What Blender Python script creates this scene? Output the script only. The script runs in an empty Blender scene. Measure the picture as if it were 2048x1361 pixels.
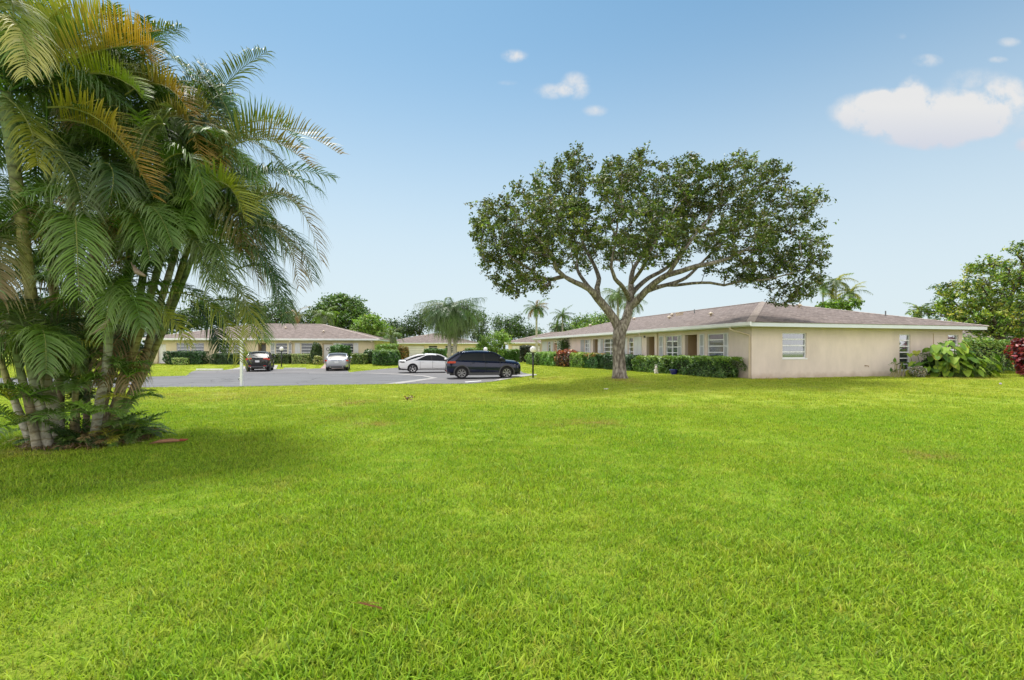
import bpy, bmesh, math, random
import numpy as np
from mathutils import Vector, Matrix
from mathutils.geometry import tessellate_polygon
random.seed(7); R = np.random.default_rng(11)
S = bpy.context.scene; COL = S.collection
rad = math.radians
F = 980.0; EYE = 1.55; HOR = 700.0; CX = 1024.0        # focal length in photo pixels, eye height, horizon row
# ---------------- camera
cd = bpy.data.cameras.new('camera'); cam = bpy.data.objects.new('camera', cd); COL.objects.link(cam); S.camera = cam
cam.location = (0, 0, EYE); cam.rotation_euler = (rad(90), 0, 0)
cd.sensor_width = 36; cd.lens = 36*F/2048; cd.shift_y = (HOR-680.5)/2048; cd.clip_start = .05; cd.clip_end = 5000
# ---------------- light
SUNV = Vector((-.16, .36, .92)).normalized()
S.view_settings.view_transform = 'Standard'; S.view_settings.look = 'None'; S.view_settings.exposure = 0.42; S.view_settings.gamma = 1
sl = bpy.data.lights.new('sun', 'SUN'); sl.energy = 3.6; sl.angle = rad(12); sl.color = (1, .955, .88)
so = bpy.data.objects.new('sun', sl); COL.objects.link(so); so.rotation_euler = SUNV.to_track_quat('Z', 'Y').to_euler(); so.location = (0, 0, 30)
W = bpy.data.worlds.new('World'); S.world = W; W.use_nodes = True
def world():
    nt = W.node_tree; nt.nodes.clear(); N = nt.nodes.new; L = nt.links.new
    sky = N('ShaderNodeTexSky'); sky.sky_type = 'NISHITA'; sky.sun_disc = False
    sky.sun_elevation = math.asin(SUNV.z); sky.sun_rotation = math.atan2(SUNV.x, SUNV.y)
    sky.air_density = 1.15; sky.dust_density = .6; sky.ozone_density = 1.6; sky.altitude = 0
    geo = N('ShaderNodeTexCoord'); sep = N('ShaderNodeSeparateXYZ'); L(geo.outputs['Generated'], sep.inputs[0])
    def m(op, a, b=None, c=None):
        n = N('ShaderNodeMath'); n.operation = op
        for i, v in enumerate((a, b, c)):
            if v is None: continue
            if isinstance(v, (int, float)): n.inputs[i].default_value = v
            else: L(v, n.inputs[i])
        return n.outputs[0]
    dy = m('MAXIMUM', sep.outputs[1], .05)
    u = m('DIVIDE', sep.outputs[0], dy); v = m('DIVIDE', sep.outputs[2], dy)
    comb = N('ShaderNodeCombineXYZ'); L(u, comb.inputs[0]); L(v, comb.inputs[1])
    nz = N('ShaderNodeTexNoise'); nz.inputs['Scale'].default_value = 9; nz.inputs['Detail'].default_value = 7; nz.inputs['Roughness'].default_value = .6
    L(comb.outputs[0], nz.inputs['Vector'])
    nz2 = N('ShaderNodeTexNoise'); nz2.inputs['Scale'].default_value = 30; nz2.inputs['Detail'].default_value = 9; nz2.inputs['Roughness'].default_value = .6
    L(comb.outputs[0], nz2.inputs['Vector'])
    tot = None
    for (cx, cy, rx, ry, amp) in [(1740, 226, 96, 50, .85), (1850, 238, 176, 68, 1.0), (1928, 232, 110, 54, .8), (1790, 215, 60, 40, .5), (1826, 186, 38, 42, .9), (1865, 272, 85, 34, .8), (2010, 225, 70, 60, .5),
                                  (1960, 165, 90, 36, .42), (1770, 200, 60, 30, .6), (2020, 190, 60, 40, .5), (1028, 112, 34, 17, .75), (1105, 183, 44, 20, .62), (1150, 172, 40, 34, .66), (1190, 222, 32, 15, .45), (1855, 122, 38, 17, .55), (1802, 73, 16, 10, .36),
                                  (2018, 85, 30, 13, .42), (1996, 120, 26, 9, .4), (2050, 290, 28, 18, .7), (1015, 166, 26, 8, .3)]:
        a = m('MULTIPLY', m('SUBTRACT', u, (cx-CX)/F), F/rx); b = m('MULTIPLY', m('SUBTRACT', v, (HOR-cy)/F), F/ry)
        r2 = m('ADD', m('MULTIPLY', a, a), m('MULTIPLY', b, b))
        g = m('MULTIPLY', m('MAXIMUM', m('SUBTRACT', 1, r2), 0), amp)
        tot = g if tot is None else m('ADD', tot, g)
    ns = m('ADD', m('MULTIPLY', m('SUBTRACT', nz.outputs[0], .5), 1.9), m('MULTIPLY', m('SUBTRACT', nz2.outputs[0], .5), 1.25))
    d = m('MULTIPLY', tot, m('ADD', m('MULTIPLY', ns, 1.7), 1.0))
    mr = N('ShaderNodeMapRange'); mr.interpolation_type = 'SMOOTHSTEP'; L(d, mr.inputs[0])
    mr.inputs[1].default_value = .05; mr.inputs[2].default_value = .95; mr.inputs[4].default_value = .94
    up = N('ShaderNodeMapRange'); L(v, up.inputs[0]); up.inputs[1].default_value = (HOR-295)/F; up.inputs[2].default_value = (HOR-215)/F
    cc = N('ShaderNodeMix'); cc.data_type = 'RGBA'; L(up.outputs[0], cc.inputs[0])
    cc.inputs[6].default_value = (4.9, 5.1, 5.75, 1); cc.inputs[7].default_value = (6.2, 6.15, 6.1, 1)
    # thin high haze near the horizon, as in the photograph
    el = N('ShaderNodeMapRange'); el.interpolation_type = 'SMOOTHERSTEP'; L(sep.outputs[2], el.inputs[0]); el.inputs[1].default_value = -.02; el.inputs[2].default_value = .70
    el.inputs[3].default_value = .9; el.inputs[4].default_value = .0
    tint = N('ShaderNodeVectorMath'); tint.operation = 'MULTIPLY'; L(sky.outputs[0], tint.inputs[0]); tint.inputs[1].default_value = (.74, 1.02, 1.0)
    hz = N('ShaderNodeMix'); hz.data_type = 'RGBA'; L(el.outputs[0], hz.inputs[0]); L(tint.outputs[0], hz.inputs[6]); hz.inputs[7].default_value = (5.6, 6.3, 6.8, 1)
    mx = N('ShaderNodeMix'); mx.data_type = 'RGBA'; L(mr.outputs[0], mx.inputs[0]); L(hz.outputs[2], mx.inputs[6]); L(cc.outputs[2], mx.inputs[7])
    # added unseen cloud bank behind and left of camera, a fill light for walls
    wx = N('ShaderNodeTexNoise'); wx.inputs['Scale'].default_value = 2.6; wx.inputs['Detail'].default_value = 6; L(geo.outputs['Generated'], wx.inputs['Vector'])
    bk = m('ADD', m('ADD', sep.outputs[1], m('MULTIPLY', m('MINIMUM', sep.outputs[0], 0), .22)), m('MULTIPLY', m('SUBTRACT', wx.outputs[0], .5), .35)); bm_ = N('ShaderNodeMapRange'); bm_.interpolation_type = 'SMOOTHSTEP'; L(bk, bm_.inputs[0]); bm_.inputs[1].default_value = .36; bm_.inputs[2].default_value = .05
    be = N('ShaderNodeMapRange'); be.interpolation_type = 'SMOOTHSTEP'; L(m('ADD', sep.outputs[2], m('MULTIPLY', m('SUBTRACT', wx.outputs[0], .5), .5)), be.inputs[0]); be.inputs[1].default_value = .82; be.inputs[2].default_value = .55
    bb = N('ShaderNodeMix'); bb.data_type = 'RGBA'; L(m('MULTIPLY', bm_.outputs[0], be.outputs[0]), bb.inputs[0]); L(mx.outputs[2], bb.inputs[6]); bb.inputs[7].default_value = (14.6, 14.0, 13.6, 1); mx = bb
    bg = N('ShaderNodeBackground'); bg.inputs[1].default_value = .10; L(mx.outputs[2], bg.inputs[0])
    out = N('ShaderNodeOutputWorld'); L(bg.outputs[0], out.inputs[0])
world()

# ---------------- placing
def sm(a, b, t):
    t = np.clip((np.asarray(t, float)-a)/(b-a), 0, 1); return t*t*(3-2*t)
def gz(x, y):
    A = (1-sm(-2, 5, x))*sm(11, 22, y)*(1-sm(43, 53, y)); B = sm(1, 6, x)*sm(12, 22, y)*(1-.6*sm(26, 42, y)); C = sm(46, 54, y)*(1-sm(4, 9, x))
    und = .018*np.sin(x*.9+1.3)*np.sin(y*.8)+.012*np.sin(x*1.9+y*1.1)
    return -.24*A+.15*B+.07*C + und*(1-sm(18, 24, y))
def P(px, py, Y): return Vector(((px-CX)/F*Y, Y, EYE+(HOR-py)/F*Y))
def G(px, py):
    lo = 1.0; k = (py-HOR)/F; Y = EYE/k
    for _ in range(60):
        z = float(gz((px-CX)/F*Y, Y)); Y = .5*Y+.5*(EYE-z)/k
    return Vector(((px-CX)/F*Y, Y, float(gz((px-CX)/F*Y, Y))))
def gpt(x, y): return Vector((x, y, float(gz(x, y))))
def lin(r, g, b):
    f = lambda c: (c/255/12.92) if c/255 <= .04045 else ((c/255+.055)/1.055)**2.4
    return (f(r), f(g), f(b))

# ---------------- things
def thing(name, label, cat, loc=(0, 0, 0), rotz=0, group=None):
    o = bpy.data.objects.new(name, None); COL.objects.link(o); o.location = loc; o.rotation_euler = (0, 0, rotz)
    o['label'] = label; o['category'] = cat; o.empty_display_size = .2
    if group: o['group'] = group
    return o
def tag(o, label, cat, group=None, kind=None):
    o['label'] = label; o['category'] = cat
    if group: o['group'] = group
    if kind: o['kind'] = kind
    return o
def dup(root, loc, rotz, label, group=None):
    r = root.copy(); COL.objects.link(r); r.location = loc; r.rotation_euler = (0, 0, rotz); r['label'] = label
    if group: r['group'] = group
    for ch in list(root.children):
        c = ch.copy(); COL.objects.link(c); c.parent = r
        for g in list(ch.children):
            d = g.copy(); COL.objects.link(d); d.parent = c
    return r
class MB:
    """collects polygons and links them as one mesh"""
    def __init__(s): s.v = []; s.f = []; s.uv = []; s.has_uv = False
    def add(s, vs, fs, T=None):
        o = len(s.v); s.v += [tuple(T(*p)) if T else tuple(p) for p in vs]; s.f += [tuple(i+o for i in f) for f in fs]; return s
    def box(s, x0, x1, y0, y1, z0, z1, T=None):
        return s.add([(x, y, z) for z in (z0, z1) for y in (y0, y1) for x in (x0, x1)], [(0, 2, 3, 1), (4, 5, 7, 6), (0, 1, 5, 4), (2, 6, 7, 3), (0, 4, 6, 2), (1, 3, 7, 5)], T)
    def poly(s, pts, T=None): return s.add(pts, [tuple(range(len(pts)))], T)
    def prism(s, pts, h, T=None):      # pts: xy outline, extruded z from h[0] to h[1]
        n = len(pts); return s.add([(x, y, h[0]) for x, y in pts]+[(x, y, h[1]) for x, y in pts], [tuple(range(n))[::-1], tuple(range(n, 2*n))]+[(i, (i+1) % n, n+(i+1) % n, n+i) for i in range(n)], T)
    def tube(s, pts, rs, n=8, cap=True):
        pts = [Vector(p) for p in pts]; rs = list(rs) if hasattr(rs, '__len__') else [rs]*len(pts); o = len(s.v); ref = None
        for i, p in enumerate(pts):
            t = (pts[min(i+1, len(pts)-1)]-pts[max(i-1, 0)]).normalized()
            if ref is None: ref = t.orthogonal().normalized()
            ref = (ref-t*ref.dot(t)); ref = ref.normalized() if ref.length > 1e-5 else t.orthogonal().normalized()
            b = t.cross(ref)
            for k in range(n):
                a = 2*math.pi*k/n; s.v.append(tuple(p+(ref*math.cos(a)+b*math.sin(a))*rs[i]))
        for i in range(len(pts)-1):
            for k in range(n): s.f.append((o+i*n+k, o+i*n+(k+1) % n, o+(i+1)*n+(k+1) % n, o+(i+1)*n+k))
        if cap: s.f.append(tuple(o+k for k in range(n))[::-1]); s.f.append(tuple(o+(len(pts)-1)*n+k for k in range(n)))
        return s
    def lathe(s, prof, n=24, T=None):    # prof: (r, z)
        vs = []; fs = []
        for r, z in prof:
            for k in range(n): a = 2*math.pi*k/n; vs.append((r*math.cos(a), r*math.sin(a), z))
        for i in range(len(prof)-1):
            for k in range(n): fs.append((i*n+k, i*n+(k+1) % n, (i+1)*n+(k+1) % n, (i+1)*n+k))
        return s.add(vs, fs, T)
    def ball(s, c, r, n=16, m=10, sz=1):
        return s.lathe([(r*math.sin(math.pi*i/m)+1e-4, c[2]-r*sz*math.cos(math.pi*i/m)) for i in range(m+1)], n, lambda x, y, z: (x+c[0], y+c[1], z))
    def build(s, name, mat, parent=None, smooth=False, origin=None, bevel=0, recalc=True):
        me = bpy.data.meshes.new(name); v = s.v
        if origin is not None: v = [(a-origin[0], b-origin[1], c-origin[2]) for a, b, c in v]
        me.from_pydata(v, [], s.f)
        if recalc or bevel:
            bm = bmesh.new(); bm.from_mesh(me)
            bmesh.ops.recalc_face_normals(bm, faces=bm.faces)
            if bevel: bmesh.ops.bevel(bm, geom=[e for e in bm.edges if e.is_manifold and e.calc_face_angle(0) > .5], offset=bevel, segments=2, affect='EDGES', clamp_overlap=True)
            bm.to_mesh(me); bm.free()
        me.materials.append(mat)
        if smooth: me.polygons.foreach_set('use_smooth', [True]*len(me.polygons))
        o = bpy.data.objects.new(name, me); COL.objects.link(o)
        if parent is not None: o.parent = parent
        elif origin is not None: o.location = origin
        return o
class FM:
    """leaf faces with a pigment colour each"""
    def __init__(s): s.V = []; s.Fq = []; s.C = []; s.n = 0
    def quads(s, V, C):           # V (n,4,3), C (n,3)
        n = len(V); s.V.append(V.reshape(-1, 3)); s.Fq.append(np.arange(n*4).reshape(-1, 4)+s.n); s.C.append(np.repeat(C, 4, 0)); s.n += n*4
    def strips(s, Lf, Rt, C, Cmid=None):        # Lf, Rt (n,k,3): left and right rails ; C (n,3)
        n, k, _ = Lf.shape; V = np.stack([Lf, Rt], 2).reshape(n, k*2, 3); base = (np.arange(n)*k*2)[:, None]
        q = np.concatenate([np.stack([base[:, 0]+2*i, base[:, 0]+2*i+1, base[:, 0]+2*i+3, base[:, 0]+2*i+2], 1) for i in range(k-1)])
        s.V.append(V.reshape(-1, 3)); s.Fq.append(q+s.n); s.C.append(np.repeat(C, k*2, 0) if C.ndim == 2 else np.repeat(C.reshape(-1, 3), 2, 0)); s.n += n*k*2
    def build(s, name, mat, parent=None, origin=None, smooth=True):
        V = np.concatenate(s.V).astype(np.float32); Q = np.concatenate(s.Fq).astype(np.int32); C = np.clip(np.concatenate(s.C), 0, 1)
        if origin is not None: V = V-np.array(origin, np.float32)
        me = bpy.data.meshes.new(name); me.vertices.add(len(V)); me.vertices.foreach_set('co', V.ravel())
        me.loops.add(Q.size); me.loops.foreach_set('vertex_index', Q.ravel()); me.polygons.add(len(Q))
        me.polygons.foreach_set('loop_start', np.arange(0, Q.size, 4, dtype=np.int32)); me.polygons.foreach_set('loop_total', np.full(len(Q), 4, np.int32))
        if smooth: me.polygons.foreach_set('use_smooth', np.ones(len(Q), bool))
        a = me.attributes.new('Pigment', 'FLOAT_COLOR', 'POINT'); a.data.foreach_set('color', np.concatenate([C, np.ones((len(C), 1))], 1).astype(np.float32).ravel())
        me.update(); me.validate(); me.materials.append(mat)
        o = bpy.data.objects.new(name, me); COL.objects.link(o)
        if parent is not None: o.parent = parent
        elif origin is not None: o.location = origin
        return o

# ---------------- materials
def newmat(name):
    m = bpy.data.materials.new(name); m.use_nodes = True; nt = m.node_tree; return m, nt, nt.nodes['Principled BSDF'], nt.nodes.new, nt.links.new
def mat(name, col, rough=.6, metal=0, spec=.5, var=0, vscale=3, bump=0, bscale=60, coat=0, emit=None, stretch=None):
    m, nt, b, N, L = newmat(name); b.inputs['Roughness'].default_value = rough; b.inputs['Metallic'].default_value = metal
    b.inputs['Specular IOR Level'].default_value = spec; b.inputs['Coat Weight'].default_value = coat; b.inputs['Base Color'].default_value = (*col, 1)
    if var or bump:
        tc = N('ShaderNodeTexCoord'); src = tc.outputs['Object']
        if stretch:
            mp = N('ShaderNodeMapping'); mp.inputs['Scale'].default_value = stretch; L(src, mp.inputs[0]); src = mp.outputs[0]
    if var:
        n = N('ShaderNodeTexNoise'); n.inputs['Scale'].default_value = vscale; n.inputs['Detail'].default_value = 8; n.inputs['Roughness'].default_value = .65; L(src, n.inputs[0])
        mr = N('ShaderNodeMapRange'); L(n.outputs[0], mr.inputs[0]); mr.inputs[1].default_value = .3; mr.inputs[2].default_value = .7; mr.inputs[3].default_value = 1-var; mr.inputs[4].default_value = 1+var
        h = N('ShaderNodeVectorMath'); h.operation = 'SCALE'; h.inputs[0].default_value = col; L(mr.outputs[0], h.inputs['Scale']); L(h.outputs[0], b.inputs['Base Color'])
    if bump:
        n2 = N('ShaderNodeTexNoise'); n2.inputs['Scale'].default_value = bscale; n2.inputs['Detail'].default_value = 6; L(src, n2.inputs[0])
        bp = N('ShaderNodeBump'); bp.inputs['Strength'].default_value = bump; bp.inputs['Distance'].default_value = .02; L(n2.outputs[0], bp.inputs['Height']); L(bp.outputs[0], b.inputs['Normal'])
    if emit: b.inputs['Emission Color'].default_value = (*emit, 1); b.inputs['Emission Strength'].default_value = 1
    return m
def leafmat(name, rough=.45, trans=.3, spec=.45, tcol=(1.25, 1.35, .55)):
    m, nt, b, N, L = newmat(name); a = N('ShaderNodeAttribute'); a.attribute_name = 'Pigment'
    L(a.outputs['Color'], b.inputs['Base Color']); b.inputs['Roughness'].default_value = rough; b.inputs['Specular IOR Level'].default_value = spec
    t = N('ShaderNodeBsdfTranslucent'); vm = N('ShaderNodeVectorMath'); vm.operation = 'MULTIPLY'; L(a.outputs['Color'], vm.inputs[0]); vm.inputs[1].default_value = tcol; L(vm.outputs[0], t.inputs[0])
    mx = N('ShaderNodeMixShader'); mx.inputs[0].default_value = trans; L(b.outputs[0], mx.inputs[1]); L(t.outputs[0], mx.inputs[2])
    L(mx.outputs[0], nt.nodes['Material Output'].inputs[0]); return m
LEAF = leafmat('leaf', .5, .2, .45); PALM = leafmat('palm_leaf', .46, .27, .45, (1.5, 1.4, .4)); HEDGE = leafmat('hedge_leaf', .4, .25, .5)
def barkmat(name, c1, c2, scale=9, bump=.8, stretch=(1, 1, .35)):
    m, nt, b, N, L = newmat(name); tc = N('ShaderNodeTexCoord'); mp = N('ShaderNodeMapping'); mp.inputs['Scale'].default_value = stretch; L(tc.outputs['Object'], mp.inputs[0])
    n = N('ShaderNodeTexNoise'); n.inputs['Scale'].default_value = scale; n.inputs['Detail'].default_value = 9; n.inputs['Roughness'].default_value = .7; L(mp.outputs[0], n.inputs[0])
    v = N('ShaderNodeTexVoronoi'); v.inputs['Scale'].default_value = scale*1.6; L(mp.outputs[0], v.inputs[0])
    ad = N('ShaderNodeMath'); ad.operation = 'MULTIPLY_ADD'; L(v.outputs['Distance'], ad.inputs[0]); ad.inputs[1].default_value = -.35; L(n.outputs[0], ad.inputs[2])
    cr = N('ShaderNodeValToRGB'); cr.color_ramp.elements[0].position = .22; cr.color_ramp.elements[1].position = .58; cr.color_ramp.elements[0].color = (*c1, 1); cr.color_ramp.elements[1].color = (*c2, 1)
    L(ad.outputs[0], cr.inputs[0]); L(cr.outputs[0], b.inputs['Base Color']); b.inputs['Roughness'].default_value = .85; b.inputs['Specular IOR Level'].default_value = .2
    bp = N('ShaderNodeBump'); bp.inputs['Strength'].default_value = bump; bp.inputs['Distance'].default_value = .03; L(ad.outputs[0], bp.inputs['Height']); L(bp.outputs[0], b.inputs['Normal']); return m
BARK = barkmat('grey_bark', (.11, .092, .075), (.42, .38, .33), 7)
BARKD = barkmat('dark_bark', (.05, .04, .03), (.17, .14, .11), 5)
def palmbark():
    m, nt, b, N, L = newmat('ringed_palm_stem'); tc = N('ShaderNodeTexCoord'); sp = N('ShaderNodeSeparateXYZ'); L(tc.outputs['Object'], sp.inputs[0])
    w = N('ShaderNodeTexWave'); w.bands_direction = 'Z'; w.inputs['Scale'].default_value = 2.3; w.inputs['Distortion'].default_value = 5; w.inputs['Detail'].default_value = 5; w.inputs['Detail Scale'].default_value = 2.5; L(tc.outputs['Object'], w.inputs[0])
    n = N('ShaderNodeTexNoise'); n.inputs['Scale'].default_value = 6; n.inputs['Detail'].default_value = 8; n.inputs['Roughness'].default_value = .7; L(tc.outputs['Object'], n.inputs[0])
    a = N('ShaderNodeAttribute'); a.attribute_name = 'Pigment'
    cr = N('ShaderNodeValToRGB'); cr.color_ramp.elements[0].position = .02; cr.color_ramp.elements[1].position = .22; cr.color_ramp.elements[0].color = (.62, .56, .46, 1); cr.color_ramp.elements[1].color = (1, 1, 1, 1); L(w.outputs[0], cr.inputs[0])
    mr = N('ShaderNodeMapRange'); L(n.outputs[0], mr.inputs[0]); mr.inputs[1].default_value = .35; mr.inputs[2].default_value = .65; mr.inputs[3].default_value = .45; mr.inputs[4].default_value = 1.35
    x = N('ShaderNodeVectorMath'); x.operation = 'MULTIPLY'; L(a.outputs['Color'], x.inputs[0]); L(cr.outputs[0], x.inputs[1]); y = N('ShaderNodeVectorMath'); y.operation = 'SCALE'; L(x.outputs[0], y.inputs[0]); L(mr.outputs[0], y.inputs['Scale'])
    L(y.outputs[0], b.inputs['Base Color']); b.inputs['Roughness'].default_value = .6; return m
PSTEM = palmbark()
# pigment shared by soil sheet and grass blades: patches of dry, yellow and lush turf laid out on the lawn itself
BROWN = [(1185, 847, 70, 7, .7), (1110, 850, 38, 5, .6), (710, 806, 42, 5, .85), (745, 850, 40, 6, .8), (1850, 913, 55, 10, .7), (330, 792, 70, 7, .55), (440, 800, 60, 6, .5), (620, 803, 40, 5, .4), (500, 787, 110, 6, .5), (1245, 760, 26, 6, .9), (1100, 758, 40, 4, .6), (540, 975, 40, 14, .35), (690, 838, 70, 9, .3), (140, 893, 100, 20, .6), (1525, 758, 30, 3, .8), (1000, 800, 200, 4, .25), (1400, 815, 220, 5, .25), (1930, 757, 60, 3, .9)]
def turf(name, blade):
    m, nt, b, N, L = newmat(name); geo = N('ShaderNodeNewGeometry'); pos = geo.outputs['Position']
    fl = N('ShaderNodeVectorMath'); fl.operation = 'MULTIPLY'; L(pos, fl.inputs[0]); fl.inputs[1].default_value = (1, 1, 0); pos = fl.outputs[0]
    def noise(s, d=5, r=.6):
        n = N('ShaderNodeTexNoise'); n.inputs['Scale'].default_value = s; n.inputs['Detail'].default_value = d; n.inputs['Roughness'].default_value = r; L(pos, n.inputs[0]); return n.outputs[0]
    def mr(x, a, b_, c=0, d=1):
        n = N('ShaderNodeMapRange'); n.interpolation_type = 'SMOOTHSTEP'; L(x, n.inputs[0])
        for i, v in enumerate((a, b_, c, d)): n.inputs[i+1].default_value = v
        return n.outputs[0]
    def mix(f, a, c, mode='MIX'):
        n = N('ShaderNodeMix'); n.data_type = 'RGBA'; n.blend_type = mode
        for i, v in ((0, f), (6, a), (7, c)):
            if isinstance(v, float): n.inputs[i].default_value = v
            elif isinstance(v, tuple): n.inputs[i].default_value = (*v, 1)
            else: L(v, n.inputs[i])
        return n.outputs[2]
    c = mix(mr(noise(.32, 4), .36, .66), (.34, .51, .040), (.41, .54, .048))
    c = mix(mr(noise(3.3, 7, .75), .46, .68, 0, .55), c, (.60, .60, .10)); c = mix(mr(noise(11, 4, .7), .5, .7, 0, .5), c, (.25, .42, .026))
    c = mix(mr(noise(.85, 6, .7), .53, .8, 0, .22), c, (.27, .43, .028))
    far = N('ShaderNodeSeparateXYZ'); L(pos, far.inputs[0]); c = mix(mr(far.outputs[1], 10, 19, 0, .30), c, (.72, .62, .14))
    tot = None
    wob = noise(2.2, 5, .7)
    for (px, py, rx, ry, amp) in BROWN:
        g = G(px, py); wx = rx/F*g.y; wy = max(.25, (G(px, py-ry).y-G(px, py+ry).y)/2)
        s = N('ShaderNodeVectorMath'); s.operation = 'SUBTRACT'; L(pos, s.inputs[0]); s.inputs[1].default_value = (g.x, g.y, 0)
        k = N('ShaderNodeVectorMath'); k.operation = 'MULTIPLY'; L(s.outputs[0], k.inputs[0]); k.inputs[1].default_value = (1/wx, 1/wy, 0)
        l = N('ShaderNodeVectorMath'); l.operation = 'LENGTH'; L(k.outputs[0], l.inputs[0])
        q = mr(l.outputs['Value'], 1.9, .0, 0, amp)
        if tot is None: tot = q
        else:
            a = N('ShaderNodeMath'); a.operation = 'MAXIMUM'; L(tot, a.inputs[0]); L(q, a.inputs[1]); tot = a.outputs[0]
    w2 = N('ShaderNodeMath'); w2.operation = 'MULTIPLY'; L(tot, w2.inputs[0]); L(mr(wob, .38, .66, 0, 1.6), w2.inputs[1])
    c = mix(w2.outputs[0], c, (.50, .40, .12))
    if blade:
        oi = N('ShaderNodeAttribute'); oi.attribute_name = 'Pigment'; c = mix(1.0, c, oi.outputs['Color'], 'MULTIPLY')
        L(c, b.inputs['Base Color']); b.inputs['Roughness'].default_value = .5; b.inputs['Specular IOR Level'].default_value = .15
        t = N('ShaderNodeBsdfTranslucent'); L(mix(1.0, c, (1.15, 1.2, .6), 'MULTIPLY'), t.inputs[0]); x = N('ShaderNodeMixShader'); x.inputs[0].default_value = .35; L(b.outputs[0], x.inputs[1]); L(t.outputs[0], x.inputs[2])
        L(x.outputs[0], nt.nodes['Material Output'].inputs[0])
    else:
        c = mix(mr(noise(45, 4, .8), .3, .7, .12, .85), c, mix(1.0, c, (.30, .34, .4), 'MULTIPLY'))
        L(c, b.inputs['Base Color']); b.inputs['Roughness'].default_value = .95; b.inputs['Specular IOR Level'].default_value = .1
        bp = N('ShaderNodeBump'); bp.inputs['Strength'].default_value = .8; bp.inputs['Distance'].default_value = .04; L(noise(30, 6, .8), bp.inputs['Height']); L(bp.outputs[0], b.inputs['Normal'])
    return m
TURF = turf('turf', False); BLADE = turf('grass_blade', True)
def stucco(name, col, stain=.12):
    m, nt, b, N, L = newmat(name); tc = N('ShaderNodeTexCoord'); o = tc.outputs['Object']; sp = N('ShaderNodeSeparateXYZ'); L(o, sp.inputs[0])
    n = N('ShaderNodeTexNoise'); n.inputs['Scale'].default_value = .9; n.inputs['Detail'].default_value = 7; n.inputs['Roughness'].default_value = .7
    mp = N('ShaderNodeMapping'); mp.inputs['Scale'].default_value = (1, 1, .45); L(o, mp.inputs[0]); L(mp.outputs[0], n.inputs[0])
    mr = N('ShaderNodeMapRange'); L(n.outputs[0], mr.inputs[0]); mr.inputs[1].default_value = .3; mr.inputs[2].default_value = .75; mr.inputs[3].default_value = 1+stain*.4; mr.inputs[4].default_value = 1-stain
    v = N('ShaderNodeVectorMath'); v.operation = 'SCALE'; v.inputs[0].default_value = col; L(mr.outputs[0], v.inputs['Scale'])
    # splash dirt along the foot of the wall, a real stain
    n3 = N('ShaderNodeTexNoise'); n3.inputs['Scale'].default_value = 3; n3.inputs['Detail'].default_value = 6; L(o, n3.inputs[0])
    zz = N('ShaderNodeMath'); zz.operation = 'MULTIPLY_ADD'; L(n3.outputs[0], zz.inputs[0]); zz.inputs[1].default_value = -.45; L(sp.outputs[2], zz.inputs[2])
    ft = N('ShaderNodeMapRange'); L(zz.outputs[0], ft.inputs[0]); ft.inputs[1].default_value = -.22; ft.inputs[2].default_value = .12; ft.inputs[3].default_value = .55; ft.inputs[4].default_value = 0
    mx = N('ShaderNodeMix'); mx.data_type = 'RGBA'; L(ft.outputs[0], mx.inputs[0]); L(v.outputs[0], mx.inputs[6]); mx.inputs[7].default_value = (.30, .21, .14, 1); L(mx.outputs[2], b.inputs['Base Color'])
    b.inputs['Roughness'].default_value = .9; b.inputs['Specular IOR Level'].default_value = .2
    n2 = N('ShaderNodeTexNoise'); n2.inputs['Scale'].default_value = 55; n2.inputs['Detail'].default_value = 4; L(o, n2.inputs[0])
    bp = N('ShaderNodeBump'); bp.inputs['Strength'].default_value = .35; bp.inputs['Distance'].default_value = .01; L(n2.outputs[0], bp.inputs['Height']); L(bp.outputs[0], b.inputs['Normal']); return m
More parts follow.
